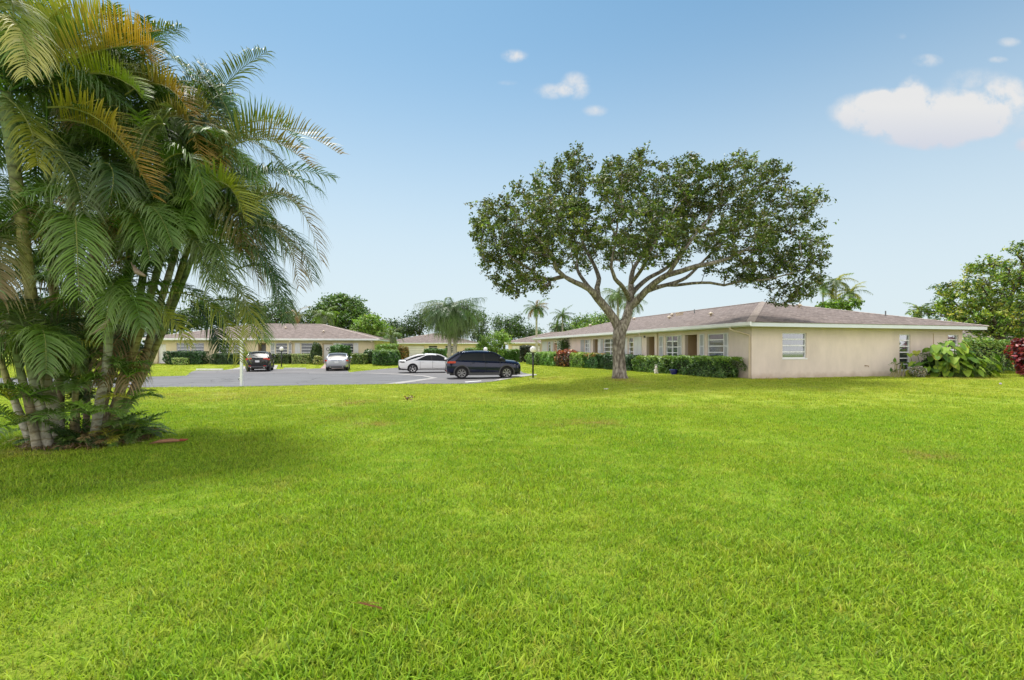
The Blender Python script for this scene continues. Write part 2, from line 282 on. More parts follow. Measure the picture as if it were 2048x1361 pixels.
def shingle():
    m, nt, b, N, L = newmat('shingle'); uv = N('ShaderNodeUVMap'); uv.uv_map = 'roof'
    br = N('ShaderNodeTexBrick'); br.inputs['Scale'].default_value = 1; br.inputs['Brick Width'].default_value = .30; br.inputs['Row Height'].default_value = .145; br.inputs['Mortar Size'].default_value = .008; br.inputs['Mortar Smooth'].default_value = .3
    br.inputs['Color1'].default_value = (.155, .115, .097, 1); br.inputs['Color2'].default_value = (.262, .210, .188, 1); br.inputs['Mortar'].default_value = (.085, .06, .05, 1); br.offset = .5; L(uv.outputs[0], br.inputs[0])
    n = N('ShaderNodeTexNoise'); n.inputs['Scale'].default_value = 2.2; n.inputs['Detail'].default_value = 7; n.inputs['Roughness'].default_value = .75; L(uv.outputs[0], n.inputs[0])
    n2 = N('ShaderNodeTexNoise'); n2.inputs['Scale'].default_value = 14; n2.inputs['Detail'].default_value = 4
    mpp = N('ShaderNodeMapping'); mpp.inputs['Scale'].default_value = (.25, 1, 1); L(uv.outputs[0], mpp.inputs[0]); L(mpp.outputs[0], n2.inputs[0])
    mr = N('ShaderNodeMapRange'); L(n.outputs[0], mr.inputs[0]); mr.inputs[1].default_value = .3; mr.inputs[2].default_value = .7; mr.inputs[3].default_value = .72; mr.inputs[4].default_value = 1.25
    mr2 = N('ShaderNodeMapRange'); L(n2.outputs[0], mr2.inputs[0]); mr2.inputs[1].default_value = .3; mr2.inputs[2].default_value = .7; mr2.inputs[3].default_value = .75; mr2.inputs[4].default_value = 1.25
    mm = N('ShaderNodeMath'); mm.operation = 'MULTIPLY'; L(mr.outputs[0], mm.inputs[0]); L(mr2.outputs[0], mm.inputs[1])
    v = N('ShaderNodeVectorMath'); v.operation = 'SCALE'; L(br.outputs[0], v.inputs[0]); L(mm.outputs[0], v.inputs['Scale']); L(v.outputs[0], b.inputs['Base Color'])
    b.inputs['Roughness'].default_value = .92; bp = N('ShaderNodeBump'); bp.inputs['Strength'].default_value = .5; bp.inputs['Distance'].default_value = .02; L(br.outputs['Fac'], bp.inputs['Height']); bp.invert = True; L(bp.outputs[0], b.inputs['Normal']); return m
SHING = shingle()
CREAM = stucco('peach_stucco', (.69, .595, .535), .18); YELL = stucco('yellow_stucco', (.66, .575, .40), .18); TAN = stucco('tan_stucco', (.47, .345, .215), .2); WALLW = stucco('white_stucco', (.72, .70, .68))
WHITE = mat('white_paint', (.74, .755, .78), .5, var=.06, vscale=2); CREAMP = mat('cream_metal', (.60, .50, .38), .45)
FASC = mat('fascia_paint', (.62, .67, .72), .5, var=.06, vscale=1.5); CAPM = mat('ridge_shingle', (.40, .33, .29), .9, var=.22, vscale=4, bump=.4, bscale=20)
SOFF = mat('soffit_paint', (.60, .53, .36), .8); SHUT = mat('shutter_paint', (.66, .67, .69), .5, var=.05); SHUTG = mat('shutter_louvre', (.42, .44, .46), .5)
GLASS = mat('window_glass', (.055, .06, .065), .06, spec=.8); CURT = mat('pale_curtain', (.105, .11, .12), .9, var=.15, vscale=9, stretch=(3, 3, .2)); DARK = mat('dark_inside', (.03, .028, .025), .9)
DOORW = mat('white_door', (.66, .66, .67), .45, var=.05); DOORB = mat('brown_door', (.30, .205, .13), .6, var=.08); CORAL = mat('coral_door', (.55, .27, .19), .6); GREYD = mat('grey_grille', (.16, .17, .18), .5)
BLACKM = mat('black_metal', (.015, .015, .015), .4); GLOBE = mat('white_globe', (.82, .80, .79), .25, spec=.5)
def asphalt(name, col, cr_=.45):
    m, nt, b, N, L = newmat(name); tc = N('ShaderNodeTexCoord'); mp = N('ShaderNodeMapping'); mp.inputs['Scale'].default_value = (.35, 1, 1); L(tc.outputs['Object'], mp.inputs[0])
    n = N('ShaderNodeTexNoise'); n.inputs['Scale'].default_value = .9; n.inputs['Detail'].default_value = 8; n.inputs['Roughness'].default_value = .7; L(mp.outputs[0], n.inputs[0])
    n2 = N('ShaderNodeTexNoise'); n2.inputs['Scale'].default_value = 45; n2.inputs['Detail'].default_value = 5; L(tc.outputs['Object'], n2.inputs[0])
    n3 = N('ShaderNodeTexNoise'); n3.inputs['Scale'].default_value = 1.4; n3.inputs['Detail'].default_value = 5; L(tc.outputs['Object'], n3.inputs[0]); ds = N('ShaderNodeVectorMath'); ds.operation = 'MULTIPLY_ADD'; L(n3.outputs['Color'], ds.inputs[0]); ds.inputs[1].default_value = (.9, .9, .9); L(tc.outputs['Object'], ds.inputs[2])
    v = N('ShaderNodeTexVoronoi'); v.feature = 'DISTANCE_TO_EDGE'; v.inputs['Scale'].default_value = .22; L(ds.outputs[0], v.inputs[0])
    cr = N('ShaderNodeMapRange'); L(v.outputs['Distance'], cr.inputs[0]); cr.inputs[1].default_value = .0; cr.inputs[2].default_value = .012; cr.inputs[3].default_value = cr_; cr.inputs[4].default_value = 1
    a = N('ShaderNodeMapRange'); L(n.outputs[0], a.inputs[0]); a.inputs[1].default_value = .3; a.inputs[2].default_value = .7; a.inputs[3].default_value = .82; a.inputs[4].default_value = 1.2
    c = N('ShaderNodeMapRange'); L(n2.outputs[0], c.inputs[0]); c.inputs[1].default_value = .3; c.inputs[2].default_value = .7; c.inputs[3].default_value = .8; c.inputs[4].default_value = 1.2
    x = N('ShaderNodeMath'); x.operation = 'MULTIPLY'; L(a.outputs[0], x.inputs[0]); L(c.outputs[0], x.inputs[1]); y = N('ShaderNodeMath'); y.operation = 'MULTIPLY'; L(x.outputs[0], y.inputs[0]); L(cr.outputs[0], y.inputs[1])
    h = N('ShaderNodeVectorMath'); h.operation = 'SCALE'; h.inputs[0].default_value = col; L(y.outputs[0], h.inputs['Scale']); L(h.outputs[0], b.inputs['Base Color']); b.inputs['Roughness'].default_value = .9; return m
ASPH = asphalt('asphalt', (.15, .148, .152)); LOT = asphalt('lot_asphalt', (.175, .166, .166), .6)
CONC = mat('pale_concrete', (.37, .35, .33), .85, var=.14, vscale=2, bump=.2); PAVER = mat('pink_paver', (.37, .27, .24), .8, var=.14, vscale=6); STOPM = mat('white_stop', (.74, .74, .72), .7, var=.08, vscale=6)
# ================= ground and roads
def ground():
    xs = np.unique(np.concatenate([[-900, -500, -260, -150], np.arange(-100, 100.1, 1.0), [150, 260, 500, 900]]))
    ys = np.unique(np.concatenate([[-60, -30, -12], np.arange(-6, 110.1, 1.0), [140, 200, 350, 700, 1500]]))
    X, Y = np.meshgrid(xs, ys); Z = gz(X, Y); me = bpy.data.meshes.new('lawn')
    nx, ny = len(xs), len(ys); q = [(j*nx+i, j*nx+i+1, (j+1)*nx+i+1, (j+1)*nx+i) for j in range(ny-1) for i in range(nx-1)]
    me.from_pydata(list(zip(X.ravel().tolist(), Y.ravel().tolist(), Z.ravel().tolist())), [], q); me.polygons.foreach_set('use_smooth', [True]*len(q)); me.materials.append(TURF)
    o = bpy.data.objects.new('lawn', me); COL.objects.link(o); o['kind'] = 'structure'
ground()
def drape(name, pts, m, h, kind='structure', parent=None):
    bm = bmesh.new(); vv = [bm.verts.new((p[0], p[1], 0)) for p in pts]
    for tr in tessellate_polygon([[Vector((p[0], p[1], 0)) for p in pts]]):
        if abs((Vector(pts[tr[1]])-Vector(pts[tr[0]])).cross(Vector(pts[tr[2]])-Vector(pts[tr[0]]))) > 1e-6: bm.faces.new([vv[i] for i in tr])
    xs = [p[0] for p in pts]; ys = [p[1] for p in pts]
    for ax, a, b in ((0, min(xs), max(xs)), (1, min(ys), max(ys))):
        for k in range(math.ceil(a), math.floor(b)+1):
            n = (1, 0, 0) if ax == 0 else (0, 1, 0); c = (k, 0, 0) if ax == 0 else (0, k, 0)
            bmesh.ops.bisect_plane(bm, geom=bm.verts[:]+bm.edges[:]+bm.faces[:], plane_co=c, plane_no=n)
    for v in bm.verts: v.co.z = float(gz(v.co.x, v.co.y))+h
    for f in bm.faces:
        f.smooth = True
        if f.normal.z < 0: f.normal_flip()
    me = bpy.data.meshes.new(name); bm.to_mesh(me); bm.free(); me.materials.append(m); o = bpy.data.objects.new(name, me); COL.objects.link(o); o['kind'] = kind; return o
def gp(L): return [tuple(G(a, b))[:2] for a, b in L]
ROAD = gp([(-420, 778), (0, 777), (285, 776), (480, 774.5), (620, 771.5), (800, 769), (880, 769), (945, 768.5), (985, 764.5), (1020, 758.5), (1050, 753.5), (1062, 749.8), (1046, 746.6), (1040, 741), (1010, 738.5), (930, 736), (870, 735.2), (818, 735.2),
           (800, 736), (760, 739.2), (728, 742.5), (699, 745.6), (694, 742), (690, 739), (648, 737.6), (612, 738.6), (568, 739), (552, 739.6), (490, 739), (446, 741.5), (392, 742), (384, 744), (372, 752.5), (285, 754.5), (0, 757), (-420, 759)])
drape('road', ROAD, ASPH, .02)
LOTP = gp([(868, 757.4), (780, 769), (880, 769), (945, 768.5), (985, 764.5), (1020, 758.5), (1050, 753.5), (1062, 749.8), (1046, 746.6), (1040, 741), (1010, 738.5), (930, 736), (870, 735.2), (818, 735.2), (800, 736), (760, 739.2), (728, 742.5), (708, 744.6), (724, 747.5), (764, 748.7), (805, 750.2), (845, 753.6)])
drape('parking_lot', LOTP, LOT, .028)
drape('parking_bays', gp([(694, 742), (690, 739), (648, 737.6), (612, 738.6), (568, 739), (552, 739.6), (490, 739), (446, 741.5), (392, 742), (384, 744), (377, 748.6), (480, 748.2), (600, 747.6), (700, 747.6), (699, 745.6)]), LOT, .028)
drape('gutter_strip', gp([(768, 769.5), (862, 757.3), (846, 754), (804, 750.8), (762, 749.2), (722, 748), (762, 748.2), (806, 749.7), (850, 752.9), (876, 757.3), (800, 769.3)]), CONC, .036)
drape('gutter_edge', gp([(618, 748), (618, 747.4), (722, 747.5), (722, 748.1)]), CONC, .036)
drape('driveway', gp([(446, 741.4), (488, 733.6), (556, 731), (552, 739.5), (490, 739)]), CONC, .036)
drape('garden_path', gp([(640, 738.4), (648, 731), (648, 727.2), (664, 727.2), (668, 731), (692, 738.6)]), PAVER, .040)
drape('kerb_apron', gp([(1062, 749.2), (1018, 753.6), (985, 763.5), (1000, 762.2), (1035, 756), (1075, 751.2), (1072, 749.6)]), CONC, .036)
drape('paint_line', gp([(929, 765.6), (962, 763.2), (963, 764.2), (931, 766.8)]), STOPM, .042)
RP = np.array(ROAD)
def inpoly(x, y, poly):
    x = np.asarray(x); y = np.asarray(y); r = np.zeros(x.shape, bool); n = len(poly)
    for i in range(n):
        x1, y1 = poly[i]; x2, y2 = poly[(i+1) % n]; c = ((y1 > y) != (y2 > y)) & (x < (x2-x1)*(y-y1)/(y2-y1+1e-12)+x1); r ^= c
    return r

# ================= houses
def pane_mat():
    m, nt, b, N, L = newmat('clear_pane'); g = N('ShaderNodeBsdfGlossy'); g.inputs['Roughness'].default_value = .05; g.inputs[0].default_value = (.8, .85, .9, 1)
    t = N('ShaderNodeBsdfTransparent'); t.inputs[0].default_value = (.78, .80, .82, 1); lw = N('ShaderNodeLayerWeight'); lw.inputs[0].default_value = .5; f = N('ShaderNodeMapRange'); L(lw.outputs['Facing'], f.inputs[0]); f.inputs[3].default_value = .045; f.inputs[4].default_value = .8; x = N('ShaderNodeMixShader')
    L(f.outputs[0], x.inputs[0]); L(t.outputs[0], x.inputs[1]); L(g.outputs[0], x.inputs[2]); L(x.outputs[0], nt.nodes['Material Output'].inputs[0]); return m
PANE = pane_mat()
def TS(u, d, z): return (u, -d, z)
def TW(u, d, z): return (-d, u, z)
def house(name, label, loc, rot, Lx, Ly, h, ov, rise, openings, wallm, group, gutters='', vents=()):
    t = thing(name, label, 'house', loc, rot, group); TE = lambda u, d, z: (Lx+d, u, z); TN = lambda u, d, z: (u, Ly+d, z)
    w = MB(); th = .2
    for s, T, a, b in (('S', TS, 0, Lx), ('W', TW, th, Ly-th), ('E', TE, th, Ly-th), ('N', TN, 0, Lx)):
        x = a
        for (u0, u1, z0, z1) in sorted(openings.get(s, [])):
            w.box(x, u0, -th, 0, -.3, h, T)
            if z0 > 0: w.box(u0, u1, -th, 0, -.3, z0, T)
            w.box(u0, u1, -th, 0, z1, h, T); x = u1
        w.box(x, b, -th, 0, -.3, h, T)
    wo = w.build('wall', wallm, t)
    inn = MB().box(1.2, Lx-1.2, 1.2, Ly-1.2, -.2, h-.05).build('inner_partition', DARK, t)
    MB().box(-ov+.03, Lx+ov-.03, -ov+.03, Ly+ov-.03, h, h+.03).build('soffit', SOFF, t)
    f = MB(); fz0, fz1 = h-.015, h+.185
    f.box(-ov, Lx+ov, -ov, -ov+.03, fz0, fz1).box(-ov, Lx+ov, Ly+ov-.03, Ly+ov, fz0, fz1).box(-ov, -ov+.03, -ov+.03, Ly+ov-.03, fz0, fz1).box(Lx+ov-.03, Lx+ov, -ov+.03, Ly+ov-.03, fz0, fz1); f.build('fascia', FASC, t)
    if 'W' in gutters: MB().box(-ov-.11, -ov-.002, -ov-.11, Ly+ov, fz0+.04, fz1+.008).build('gutter', WHITE, t, bevel=.012)
    if 'S' in gutters: MB().box(-ov-.02, Lx+ov+.02, -ov-.11, -ov-.002, fz0+.04, fz1+.008).build('gutter', WHITE, t, bevel=.012)
    # hip roof
    e = ov+.03; z0 = fz1+.004; x0, x1, y0, y1 = -e, Lx+e, -e, Ly+e; hw = min(x1-x0, y1-y0)/2; z1 = z0+rise
    A, B, C, D = (x0, y0, z0), (x1, y0, z0), (x1, y1, z0), (x0, y1, z0)
    if Lx < Ly: r1, r2 = (x0+hw, y0+hw, z1), (x0+hw, y1-hw, z1); faces = [(A, B, r1), (B, C, r2, r1), (C, D, r2), (D, A, r1, r2)]; hips = [(A, r1), (B, r1), (C, r2), (D, r2), (r1, r2)]
    else: r1, r2 = (x0+hw, y0+hw, z1), (x1-hw, y0+hw, z1); faces = [(A, B, r2, r1), (B, C, r2), (C, D, r1, r2), (D, A, r1)]; hips = [(A, r1), (D, r1), (B, r2), (C, r2), (r1, r2)]
    me = bpy.data.meshes.new('roof'); vs = [p for fc in faces for p in fc]; fs = []; k = 0
    for fc in faces: fs.append(tuple(range(k, k+len(fc)))); k += len(fc)
    # slab edge below the shingles
    k0 = len(vs); vs += [(p[0], p[1], p[2]-.02) for p in (A, B, C, D)]+[A, B, C, D]
    for i in range(4): fs.append((k0+i, k0+(i+1) % 4, k0+4+(i+1) % 4, k0+4+i))
    me.from_pydata(vs, [], fs); uvl = me.uv_layers.new(name='roof')
    for pi, p in enumerate(me.polygons):
        a = Vector(vs[fs[pi][0]]); b = Vector(vs[fs[pi][1]]); ud = (b-a).normalized(); n = Vector(p.normal); vd = n.cross(ud)
        for li in p.loop_indices:
            q = Vector(vs[me.loops[li].vertex_index])-a; uvl.data[li].uv = (q.dot(ud)+pi*3.3, abs(q.dot(vd)))
    me.materials.append(SHING); ro = bpy.data.objects.new('roof', me); COL.objects.link(ro); ro.parent = t
    cap = MB()
    for a, b in hips:
        a = Vector(a); b = Vector(b); d = (b-a); n = int(d.length/.28); d.normalize(); side = d.cross(Vector((0, 0, 1))).normalized(); upv = side.cross(d)
        for i in range(n):
            p = a+d*(i*.28); q = a+d*((i+1)*.28+.03); o = len(cap.v); dn = .17*rise/hw*.9
            for c, lift in ((p, .026), (q, .016)):
                cap.v += [tuple(c-side*.19+upv*lift+Vector((0, 0, -dn))), tuple(c+upv*(lift+.012)), tuple(c+side*.19+upv*lift+Vector((0, 0, -dn)))]
            cap.f += [(o, o+1, o+4, o+3), (o+1, o+2, o+5, o+4), (o, o+1, o+2), (o+3, o+4, o+5)]
    cap.build('ridge_cap', CAPM, ro)
    for (vx, vy, kind) in vents:      # roof vents, z on the slope
        dd = min(vx-x0, x1-vx, vy-y0, y1-vy); vz = z0+rise*dd/hw
        if kind == 0: v = MB(); v.lathe([(.06, vz-.05), (.06, vz+.12), (.17, vz+.12), (.17, vz+.16), (.06, vz+.24), (.001, vz+.26)], 12, lambda x, y, z: (x+vx, y+vy, z)); v.build('roof_vent', CREAMP, ro, True)
        elif kind == 1: MB().box(vx-.2, vx+.2, vy-.2, vy+.2, vz-.1, vz+.16).box(vx-.25, vx+.25, vy-.25, vy+.25, vz+.162, vz+.21).build('roof_vent', CREAMP, ro, bevel=.02)
        else: v = MB(); v.tube([(vx, vy, vz-.05), (vx, vy, vz+.3)], .035, 8); v.build('vent_pipe', GREYD, ro)
    return t, {'S': TS, 'W': TW, 'E': TE}
def window(t, T, u0, u1, z0, z1, rows=4, cols=1, sill=True, curtain=True, trim=True):
    b = .045; f = MB(); d0, d1 = -.13, -.055
    if trim: f.box(u0, u0+b, d0, d1, z0, z1, T).box(u1-b, u1, d0, d1, z0, z1, T).box(u0+b, u1-b, d0, d1, z0, z0+b, T).box(u0+b, u1-b, d0, d1, z1-b, z1, T)
    for i in range(1, rows): z = z0+(z1-z0)*i/rows; f.box(u0+b, u1-b, d0+.02, d1-.004, z-.026, z+.026, T)
    for i in range(1, cols): u = u0+(u1-u0)*i/cols; f.box(u-.035, u+.035, d0+.01, d1-.002, z0+b, z1-b, T)
    if sill: f.box(u0-.03, u1+.03, -.05, .03, z0-.06, z0-.002, T)
    fo = f.build('window', WHITE, t)
    MB().poly([(u0+b, -.10, z0+b), (u1-b, -.10, z0+b), (u1-b, -.10, z1-b), (u0+b, -.10, z1-b)], T).build('pane', PANE, fo)
    if curtain:
        c = MB(); n = int((u1-u0)/.045); vs = []
        for i in range(n+1):
            u = u0+.03+(u1-u0-.06)*i/n; dd = -.125-.02*(i % 2)
            vs += [(u, dd, z0), (u, dd, z1)]
        c.add(vs, [(2*i, 2*i+2, 2*i+3, 2*i+1) for i in range(n)], T); c.build('curtain', CURT, fo, recalc=False)
    else: MB().box(u0, u1, -.26, -.24, z0, z1, T).build('dark_backing', DARK, fo)  # plain dark sheet behind the pane in place of a curtain
    return fo
def shutter(t, T, u0, u1, z0, z1, m=None, plain=False):
    f = MB(); b = .055
    if plain:
        n = max(2, int((u1-u0)/.09))
        for i in range(n): a = u0+(u1-u0)*i/n; f.box(a, a+(u1-u0)/n*.86, .0, .035 if i % 2 else .055, z0, z1, T)
        return f.build('shutter', m or SHUT, t)
    f.box(u0, u0+b, .002, .045, z0, z1, T).box(u1-b, u1, .002, .045, z0, z1, T).box(u0+b, u1-b, .002, .045, z0, z0+b, T).box(u0+b, u1-b, .002, .045, z1-b, z1, T).box(u0+b, u1-b, .002, .045, (z0+z1)/2-b/2, (z0+z1)/2+b/2, T)
    fo = f.build('shutter', m or SHUT, t); s = MB(); n = int((z1-z0)/.06)
    for i in range(n):
        z = z0+b+(z1-z0-2*b)*i/n
        if abs(z-(z0+z1)/2) < .06: continue
        s.add([(u0+b, .004, z+.045), (u1-b, .004, z+.045), (u1-b, .034, z), (u0+b, .034, z)], [(0, 1, 2, 3)], T)
    s.box(u0+b, u1-b, .002, .010, z0+b, z1-b, T).build('louvre', SHUTG, fo); return fo
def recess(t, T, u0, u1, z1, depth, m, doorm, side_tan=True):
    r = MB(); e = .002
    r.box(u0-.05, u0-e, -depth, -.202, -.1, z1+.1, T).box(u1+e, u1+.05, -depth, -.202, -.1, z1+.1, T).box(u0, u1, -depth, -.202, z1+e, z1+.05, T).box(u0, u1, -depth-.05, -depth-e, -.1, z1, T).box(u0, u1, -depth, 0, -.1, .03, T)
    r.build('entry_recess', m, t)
    d = MB(); uc = (u0+u1)/2; hw = min(.44, (u1-u0)/2-.03); d.box(uc-hw, uc+hw, -depth+.001, -depth+.05, .035, 2.06, T)
    for a in (.3, 1.15): d.box(uc-hw*.65, uc+hw*.65, -depth+.05, -depth+.062, a, a+.7, T)
    do = d.build('door', doorm, t); MB().ball(T(uc+hw*.8, -depth+.09, 1.0), .03, 10, 6).build('door_handle', CREAMP, do, True); return do
def downspout(t, pts, m=CREAMP, r=.045):
    b = MB(); b.tube(pts, r, 4); return b.build('downspout', m, t)

# ---- long house on the right
C0 = Vector((11.5, 23.5)); ANG = math.atan2(.272, 1); EV = Vector((math.cos(ANG), math.sin(ANG))); FV = Vector((-EV.y, EV.x)); HZ = .13
def fs(px): k = (px-CX)/F; return (C0.x-k*C0.y)/(k*FV.y-FV.x)
def es(px): k = (px-CX)/F; return (k*C0.y-C0.x)/(EV.x-k*EV.y)
FAC = [(1414, 1447, 'win'), (1370, 1394, 'rec'), (1331, 1355, 'win2'), (1293, 1309, 'rec'), (1257, 1266, 'wind'), (1207, 1233, 'win2'), (1186, 1195.5, 'rec'), (1169, 1177, 'win2'), (1121, 1128, 'winp'), (1107, 1114, 'coral'), (1095, 1101, 'win')]
EL = es(1925); FL = fs(1082)
opW = []; zt = 2.28
for a, b, k in FAC:
    opW.append((fs(b), fs(a), 0.0 if k in ('rec', 'coral') else (.55 if k == 'win2' and a > 1300 else .95), zt if k != 'coral' else 2.1))
def wz(px, py, s=True):
    u = es(px); Y = C0.y+EV.y*u; return EYE+(HOR-py)/F*Y-HZ
WE = [(1565, 1613, 666, 717, 4, 1), (1799, 1821, 669, 741, 6, 1), (1896, 1917, 669.5, 700, 3, 1)]
opS = [(es(a), es(b), wz(a, d), wz(a, c)) for a, b, c, d, r, q in WE]
HR, TT = house('long_house', 'long single-storey peach stucco house with pinkish brown hip roof, right of the big shade tree', (C0.x, C0.y, HZ), ANG, EL, FL, 2.52, .72, 1.84, {'W': opW, 'S': opS}, CREAM, 'single-storey houses around the lawn', 'W',
               [(2.6, 6.4, 0), (3.3, 12, 0), (5.0, 11.4, 2), (4.6, 13.6, 0), (4.9, 13.1, 1), (5.2, 20.5, 0), (5.6, 21.5, 2), (7.5, 4.6, 0), (11.0, 2.0, 2), (4.0, 27.5, 0)])
for (a, b, c, d, r, q), o in zip(WE, opS): window(HR, TS, *o, rows=r, cols=q)
for (a, b, k), o in zip(FAC, opW):
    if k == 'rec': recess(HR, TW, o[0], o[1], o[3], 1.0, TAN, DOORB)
    elif k == 'coral': recess(HR, TW, o[0], o[1], o[3], .24, CREAM, CORAL)
    elif k == 'win2': window(HR, TW, *o, rows=4 if o[2] > .8 else 5, cols=2, curtain=True)
    elif k == 'wind': window(HR, TW, *o, rows=4, cols=1, curtain=False)
    else: window(HR, TW, *o, rows=4 if o[2] > .8 else 5, cols=1)
for a, b, k in [(1448, 1457, 0), (1400, 1409, 0), (1356, 1364, 0), (1319, 1327, 0), (1268, 1284, 1), (1247, 1255, 2), (1197, 1202, 2), (1202.5, 1206.5, 3), (1162, 1168, 3), (1178, 1181.5, 2), (1115, 1120, 2), (1102, 1106, 2), (1085, 1094, 2)]:
    shutter(HR, TW, fs(b), fs(a), .92, zt+.02, {3: SHUTG}.get(k), plain=k > 0)
downspout(HR, [(-.77, .55, 2.52), (-.77, .55, 2.42), (-.62, .45, 2.32), (-.10, .12, 2.14), (-.05, .10, 2.05), (-.05, .10, .08)])
downspout(HR, [(-.77, fs(1300), 2.52), (-.77, fs(1300), 2.36)]); downspout(HR, [(-.06, fs(1316), 2.5), (-.06, fs(1316), .1)])
downspout(HR, [(-.77, FL-.2, 2.52), (-.77, FL-.1, 2.40), (-.1, FL-.1, 2.05), (-.06, FL-.1, 1.9), (-.06, FL-.1, .1)])
MB().box(fs(1291), fs(1288), .002, .03, 2.22, 2.36, TW).build('number_plate', BLACKM, HR)
hb = MB(); u = es(1732); z = wz(1732, 732); hb.tube([(u, 0, z), (u, -.12, z), (u, -.15, z-.06)], .015, 8); hb.box(u-.1, u-.04, -.03, 0, z-.02, z+.02); hb.build('hose_tap', mat('brass', (.30, .18, .09), .4, .8), HR)
cb = MB(); u = es(1866); cb.tube([(u, -.012, 2.3), (u+.02, -.012, 1.9), (u+.015, -.012, 1.5), (u+.03, -.012, .9)], .012, 6); cb.build('wall_cable', TAN, HR)
ap = MB(); ap.box(-.35, .6, -.30, -.04, -.3, -.005).box(.6, 1.3, -.22, -.04, -.3, -.02); ap.build('footing_slab', CONC, HR)

# ---- left house
A1 = math.atan(.1); LL = 23.1; LLOC = (-38.4, 52.4, .07); cA, sA = math.cos(A1), math.sin(A1)
def ls(px): k = (px-CX)/F; return (k*LLOC[1]-LLOC[0])/(cA-k*sA)
opL = []; LW = [(353, 380, 'w'), (382, 408, 'w'), (437, 462, 'w'), (465, 490, 'w'), (516, 532, 'g'), (551, 575, 'w'), (602, 626, 'w'), (645, 665, 'd'), (682, 707, 'w'), (315, 332, 'd2')]
for a, b, k in LW: opL.append((ls(a), ls(b), {'w': .85}.get(k, 0.0), 2.22 if k != 'd2' else 2.12))
HL, _ = house('low_house', 'long yellow-cream house with light brown hip roof behind the parked dark hatchback and silver saloon', LLOC, A1, LL, 15.2, 2.5, .72, 2.0, {'S': opL}, YELL, 'single-storey houses around the lawn', 'S',
              [(ls(541), 4.6, 0), (ls(634), 2.6, 0), (7, 4.9, 0)])
for (a, b, k), o in zip(LW, opL):
    if k == 'w': window(HL, TS, *o, rows=4, curtain=a < 400 or a > 600)
    elif k == 'g': recess(HL, TS, o[0], o[1], o[3], .9, TAN, GREYD)
    elif k == 'd':
        do = recess(HL, TS, o[0], o[1], o[3], .25, YELL, DOORW); wr = MB(); uc = (o[0]+o[1])/2
        wr.lathe([(.16+.035*math.cos(j), .035*math.sin(j)) for j in np.linspace(0, 2*math.pi, 9)], 18, lambda x, y, z: (uc+x, .17-z, 1.55+y)); wr.build('door_wreath', GREYD, do)
    else: recess(HL, TS, o[0], o[1], o[3], .25, YELL, DOORW)
for a, b in [(541, 550), (577, 584), (590, 601), (628, 639), (667, 681), (708, 717)]: shutter(HL, TS, ls(a), ls(b), .5, 2.24, plain=a > 585)
downspout(HL, [(ls(584.5), -.78, 2.5), (ls(584.5), -.78, 2.35), (ls(584.5), -.06, 2.1), (ls(584.5), -.06, .1)])
downspout(HL, [(LL-.15, -.78, 2.5), (LL-.15, -.78, 2.35), (LL-.15, -.06, 2.1), (LL-.15, -.06, .1)])
# ---- houses farther back
def back_house(label, loc, rot, Lx, Ly, wins, doors, wallm=YELL):
    ops = [(a, b, .9, 2.2) for a, b in wins]+[(a, b, 0.0, 2.2) for a, b in doors]
    t, _ = house('distant_house', label, loc, rot, Lx, Ly, 2.5, .7, 1.95, {'S': ops}, wallm, 'single-storey houses around the lawn', 'S', [(Lx*.4, Ly*.3, 0), (Lx*.7, Ly*.25, 1)])
    for a, b in wins: window(t, TS, a, b, .9, 2.2, rows=4, curtain=False)
    for a, b in doors:
        d = MB(); n = 5
        for i in range(n): d.box(a+.03, b-.03, -.12, -.07, .02+i*.43, .43+i*.43, TS)
        d.build('garage_door', WALLW, t)
    return t
back_house('pale house with a white garage front behind the weeping palm', (-23.0, 88, .08), 0, 16.5, 15, [(8, 9.6), (11, 12.4)], [(4.0, 7.2)])
back_house('farther house with white garage wall past the left end of the long house', (-.6, 80, .05), 0, 18, 15, [(11, 12.5)], [(.6, 5.2), (5.6, 9.5)])
back_house('pinkish-roofed house glimpsed through the big tree at the far right', (47, 52, .1), .25, 16, 14, [(2, 3.5)], [(6, 9)], WALLW)
# ================= vegetation tools
def nrm(a): return a/np.maximum(np.linalg.norm(a, axis=-1, keepdims=True), 1e-9)
def leafquads(fm, Pn, size, pal, wr=.45, up=.5, out=None, jit=.25, fold=.25, cl=None):
    n = len(Pn); nn = R.normal(size=(n, 3)); nn[:, 2] = np.abs(nn[:, 2])+up*1.6
    if out is not None: nn += out*1.2
    nn = nrm(nn); ax = R.normal(size=(n, 3)); ax -= nn*(ax*nn).sum(1, keepdims=True); ax = nrm(ax); ax[:, 2] -= .25; ax = nrm(ax); sd = np.cross(ax, nn)
    s = (size*R.uniform(.65, 1.3, n))[:, None]; V = np.stack([Pn-ax*s*.5, Pn+sd*s*wr*.5+nn*s*fold*.25+ax*s*.05, Pn+ax*s*.5, Pn-sd*s*wr*.5+nn*s*fold*.25+ax*s*.05], 1)
    pal = np.array(pal, float); idx = R.integers(0, len(pal), n) if cl is None else cl
    C = 1.25*pal[idx]*(1+jit*R.normal(size=(n, 1)))*(1+.08*R.normal(size=(n, 3))); fm.quads(V, np.clip(C, .004, 1))
def rnd_in(n, shell=.6):
    d = nrm(R.normal(size=(n, 3))); r = R.uniform(0, 1, n)**(1/3); r = np.where(R.uniform(size=n) < shell, .72+.28*r, r); return d*r[:, None]
